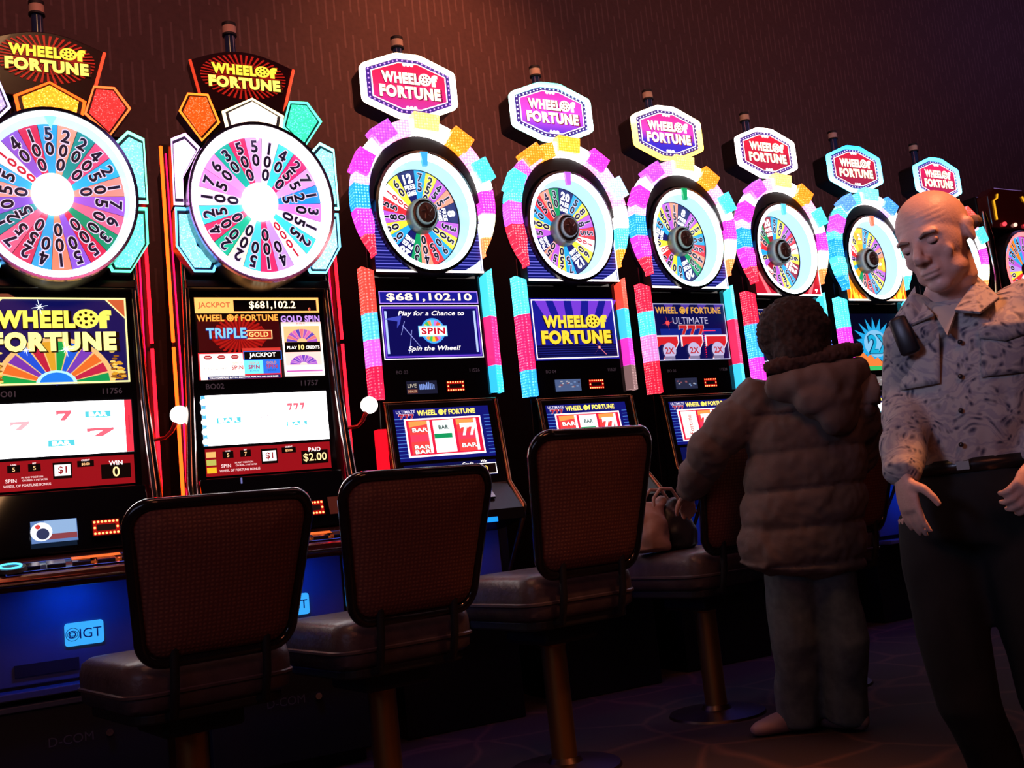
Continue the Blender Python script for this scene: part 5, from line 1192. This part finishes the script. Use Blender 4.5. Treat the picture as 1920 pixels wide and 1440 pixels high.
    o = ob('glasses_case', cs, smooth=True); o.location = (gx, gy, 0); tag(o, "slim black glasses case in the bald man's shirt pocket", 'case')
    # trousers, belt, shoes
    tr = MB()
    limb(tr, [waist + V(0, 0, .02), waist + V(0, 0, -.06), hip + V(0, 0, -.05)], [(.155, .118), (.162, .125), (.165, .125)], n=24, xs=sd)
    for s_, k_, a_ in ((-1, kL, aL), (1, kR, aR)):
        limb(tr, [hip + side * s_ * .85, hip + side * s_ + (k_ - hip - side * s_) * .3, k_, a_ * .5 + k_ * .5, a_ + V(0, 0, -.035)], [.092, .092, .074, .066, .064], n=18)
    fuse('trousers', tr, .012, DARKCL, t, 3, wrinkle(.008, 8, .6))
    bl = MB(); lp = [waist + V(0, 0, -.015) + sd * .164 * math.cos(a) + front * .126 * math.sin(a) for a in [2 * PI * i / 32 for i in range(32)]]
    n_ = len(lp); bl.add([p + V(0, 0, -.016) for p in lp] + [p + V(0, 0, .016) for p in lp], [(i, (i + 1) % n_, n_ + (i + 1) % n_, n_ + i) for i in range(n_)], mat('black_belt_leather', (.012, .010, .010), .3))
    bo = ob('belt', bl, t, smooth=True); sm = bo.modifiers.new('s', 'SOLIDIFY'); sm.thickness = .006
    bc = waist + V(0, 0, -.015) + front * .132
    ob('buckle', MB().box(-.014, .014, -.003, .003, -.010, .010, mat('dull_buckle', (.2, .17, .15), .5, 1.0), Matrix((sd, front, V(0, 0, 1))).transposed().to_4x4() if False else (Matrix.Translation(bc) @ Matrix((sd, -front, V(0, 0, 1))).transposed().to_4x4())), bo)
    for a_ in (aL, aR):
        sh_ = MB(); g = V(a_.x, a_.y, 0); d = front
        limb(sh_, [g - d * .085 + V(0, 0, .035), g - d * .03 + V(0, 0, .045), g + d * .07 + V(0, 0, .04), g + d * .15 + V(0, 0, .03), g + d * .185 + V(0, 0, .024)], [(.034, .034), (.038, .045), (.045, .038), (.043, .028), (.026, .02)], n=16, xs=d.cross(V(0, 0, 1)))
        limb(sh_, [g + V(0, 0, .03), g + V(0, 0, .10)], [.045, .045], n=14)
        fuse('shoe', sh_, .008, mat('black_shoe_leather', (.01, .009, .009), .3), t, 3, lambda co, n: V(co.x, co.y, max(co.z, 0.0)))
    return t
build_man()

def build_woman():
    gx, gy = 2.96, 2.50
    t = thing('person', 'woman with dark curly hair in brown quilted hooded coat, seen from behind, reaching for handbag', 'person', (gx, gy, 0))
    Q = Matrix.Translation((-gx, -gy, 0)); W = lambda p: Q @ p
    HAIR = noisy('dark_curly_hair', (.018, .010, .010), (.05, .028, .024), 70, .8)
    COAT = noisy('taupe_quilted_nylon', (.15, .115, .105), (.20, .155, .14), 10, .75, bump=.1, bscale=90)
    FUR = noisy('brown_fleece_trim', (.07, .04, .035), (.12, .07, .06), 50, .95)
    JEAN = noisy('grey_blue_denim', (.10, .12, .13), (.15, .17, .18), 30, .9)
    dd = 3.62
    head = W(at(1487, 632, dd)); neck = W(at(1505, 705, dd - .02)); chest = W(at(1515, 790, dd)); waist = W(at(1510, 900, dd)); hip = W(at(1505, 985, dd)); hem = W(at(1505, 1055, dd))
    sd = V(.93, -.37, 0).normalized(); front = V(-sd.y, sd.x, 0)      # faces away, towards the machines
    if front.y < 0: front = -front
    shL = W(at(1418, 752, 3.60)); elL = W(at(1333, 838, 3.64)); wrL = W(at(1292, 922, 3.80)); shR = W(at(1605, 735, 3.58)); elR = W(at(1612, 850, 3.80)); wrR = W(at(1560, 900, 4.0))
    HM = Matrix((-sd, -front, V(0, 0, 1))).transposed().to_4x4(); HM.translation = head
    tl = Matrix.Rotation(math.radians(18), 4, 'X'); HM = HM @ tl
    b = MB(); head_solids(b, HM, .95)
    limb(b, [HM @ V(0, .02, -.03), neck, neck + V(0, 0, -.08)], [.05, .052, .07]); limb(b, [neck, chest, waist, hip], [(.08, .06), (.14, .09), (.12, .09), (.15, .11)], xs=sd)
    for sh, el, wr in ((shL, elL, wrL), (shR, elR, wrR)): limb(b, [neck + V(0, 0, -.06), sh, el, wr], [.05, .044, .036, .024])
    hand(b, wrL, W(at(1285, 960, 3.90)) - wrL, V(.3, .1, -.8), side=1, curl=.6, L_=.16); hand(b, wrR, V(-.2, .6, -.4), V(0, 0, -1), side=1, curl=.5, L_=.16)
    aL = V(W(at(1500, 1372, 3.66)).x, W(at(1500, 1372, 3.66)).y, .08); aR = V(W(at(1592, 1375, 3.6)).x, W(at(1592, 1375, 3.6)).y, .08)
    hL = W(at(1470, 1000, dd)); hR = W(at(1540, 1000, dd + .03)); kL = W(at(1492, 1200, dd - .02)); kR = W(at(1583, 1200, dd - .05))
    for h_, k_, a_ in ((hL, kL, aL), (hR, kR, aR)): limb(b, [h_, k_, a_], [.07, .048, .034])
    fuse('body', b, .0075, SKINW, t, 2)
    hr = MB(); 
    hr.sphere(head + V(0, 0, .015) - front * .01, (.128, .128, .125), HAIR, 24, 16); hr.sphere(head + V(0, 0, -.06) - front * .045, (.115, .09, .09), HAIR, 24, 16); hr.sphere(head + V(0, 0, -.11) - front * .055, (.085, .07, .06), HAIR, 20, 14)
    def curly(co, n): return co + n * (.008 * noise.noise(co * 22) + .006 * noise.noise(co * 70 + V(3, 1, 2)) + .004 * noise.noise(co * 140))
    fuse('hair', hr, .007, HAIR, t, 2, curly)
    c = MB()
    limb(c, [neck + V(0, 0, -.01), neck + V(0, 0, -.06), chest + V(0, 0, .03), chest, waist, hip, hem], [(.09, .085), (.17, .115), (.205, .135), (.212, .138), (.215, .14), (.225, .142), (.232, .142)], n=32, xs=sd)
    for sh, el, wr in ((shL, elL, wrL), (shR, elR, wrR)):
        limb(c, [neck + V(0, 0, -.07) + (sh - neck) * .4, sh, sh * .5 + el * .5, el, el * .5 + wr * .5, wr], [.085, .088, .078, .072, .066, .050], n=20)
    ax = (chest - hem).normalized()
    def quilt(co, n):
        z = co.z; u = (co - chest).dot(sd)
        if abs(u) < .235 and z < chest.z + .03:
            ph = (z - hem.z) / .128; g = abs(math.sin(PI * ph)) ** .45; co = co + n * (.022 * g - .012)
        else:
            g = abs(math.sin(PI * ((co - shL).length) / .115 + .6)) ** .5; co = co + n * (.014 * g - .008)
        return co + n * (.008 * noise.noise(co * 11) + .005 * noise.noise(co * V(1, 1, .4).length * 24))
    fuse('coat', c, .0095, COAT, t, 3, quilt)
    # hood hanging at the back and its fleece edge
    h = MB(); bk = -front
    limb(h, [neck + bk * .06 - sd * .17 + V(0, 0, -.035), neck + bk * .11 - sd * .09 + V(0, 0, -.045), neck + bk * .135 + V(0, 0, -.05), neck + bk * .11 + sd * .10 + V(0, 0, -.02), neck + bk * .06 + sd * .19 + V(0, 0, .0)], [(.03, .04), (.05, .055), (.06, .07), (.05, .06), (.035, .045)], n=18)
    h.sphere(neck + bk * .095 + sd * .035 + V(0, 0, -.09), (.16, .075, .085), COAT, 24, 14)
    h.sphere(neck + bk * .115 + sd * .05 + V(0, 0, -.14), (.11, .045, .085), COAT, 24, 14)
    fuse('hood', h, .009, COAT, t, 3, wrinkle(.010, 12, 1))
    f_ = MB(); pts = [neck + sd * u + bk * (.10 - 1.1 * (u - .01) ** 2) + V(0, 0, .028 + .12 * (u + .17) + .0) for u in [-.17 + .04 * i for i in range(10)]]
    limb(f_, pts, [.018, .026] + [.03] * 6 + [.026, .022], n=14)
    fuse('hood_trim', f_, .006, FUR, t, 2, lambda co, n: co + n * (.006 * noise.noise(co * 60) + .004 * noise.noise(co * 130)))
    tr = MB()
    limb(tr, [hip + V(0, 0, -.02), hip + V(0, 0, -.08)], [(.15, .10), (.155, .10)], n=20, xs=sd)
    for h_, k_, a_ in ((hL, kL, aL), (hR, kR, aR)): limb(tr, [h_ + V(0, 0, -.05), h_ * .6 + k_ * .4, k_, k_ * .4 + a_ * .6, a_ + V(0, 0, -.045)], [.070, .088, .082, .076, .074], n=18)
    fuse('trousers', tr, .011, JEAN, t, 3, wrinkle(.010, 9, .6, 5))
    SH = mat('pale_pink_shoe', (.32, .2, .22), .5)
    for a_, dv in ((aL, V(-.75, .35, 0)), (aR, V(-.1, 1, 0))):
        d = dv.normalized(); g = V(a_.x, a_.y, 0); s = MB()
        limb(s, [g - d * .07 + V(0, 0, .03), g + V(0, 0, .042), g + d * .08 + V(0, 0, .036), g + d * .15 + V(0, 0, .025), g + d * .175 + V(0, 0, .02)], [(.03, .03), (.035, .042), (.042, .036), (.036, .025), (.02, .015)], n=16, xs=d.cross(V(0, 0, 1)))
        fuse('shoe', s, .008, SH, t, 3, lambda co, n: V(co.x, co.y, max(co.z, 0.0)))
build_woman()

def build_bag():
    gx, gy, z0 = 2.85, 3.12, .592 * 1.10
    t = thing('handbag', 'slouching tan and black handbag resting on the chair seat under the woman\'s hand', 'bag', (gx, gy, z0), 0)
    TAN = noisy('tan_soft_leather', (.34, .22, .18), (.46, .31, .26), 9, .5, bump=.2, bscale=40); BLK = noisy('black_soft_leather', (.012, .012, .016), (.02, .022, .028), 9, .4)
    b = MB(); limb(b, [V(-.07, 0, .012), V(-.068, 0, .07), V(-.05, 0, .14), V(-.03, 0, .185)], [(.075, .085), (.078, .08), (.066, .06), (.05, .03)], n=20)
    limb(b, [V(-.13, -.01, .13), V(-.06, -.01, .155), V(.02, -.01, .20)], [.022, .030, .022], n=12)
    fuse('bag_side', b, .007, TAN, t, 3, lambda co, n: V(co.x, co.y, max(co.z, .003)) + n * .010 * noise.noise(co * 22))
    b = MB(); limb(b, [V(.07, 0, .012), V(.07, 0, .07), V(.06, 0, .14), V(.04, 0, .18)], [(.08, .09), (.085, .085), (.07, .06), (.055, .03)], n=20)
    fuse('bag_body', b, .007, BLK, t, 3, lambda co, n: V(co.x, co.y, max(co.z, .003)) + n * .008 * noise.noise(co * 20))
    for y in (-.03, .03): ob('handle', MB().tube([(-.06, y, .15), (-.05, y, .21), (-.01, y, .245), (.05, y, .24), (.08, y, .20), (.085, y, .14)], .007, TAN, 8), t, smooth=True)
build_bag()
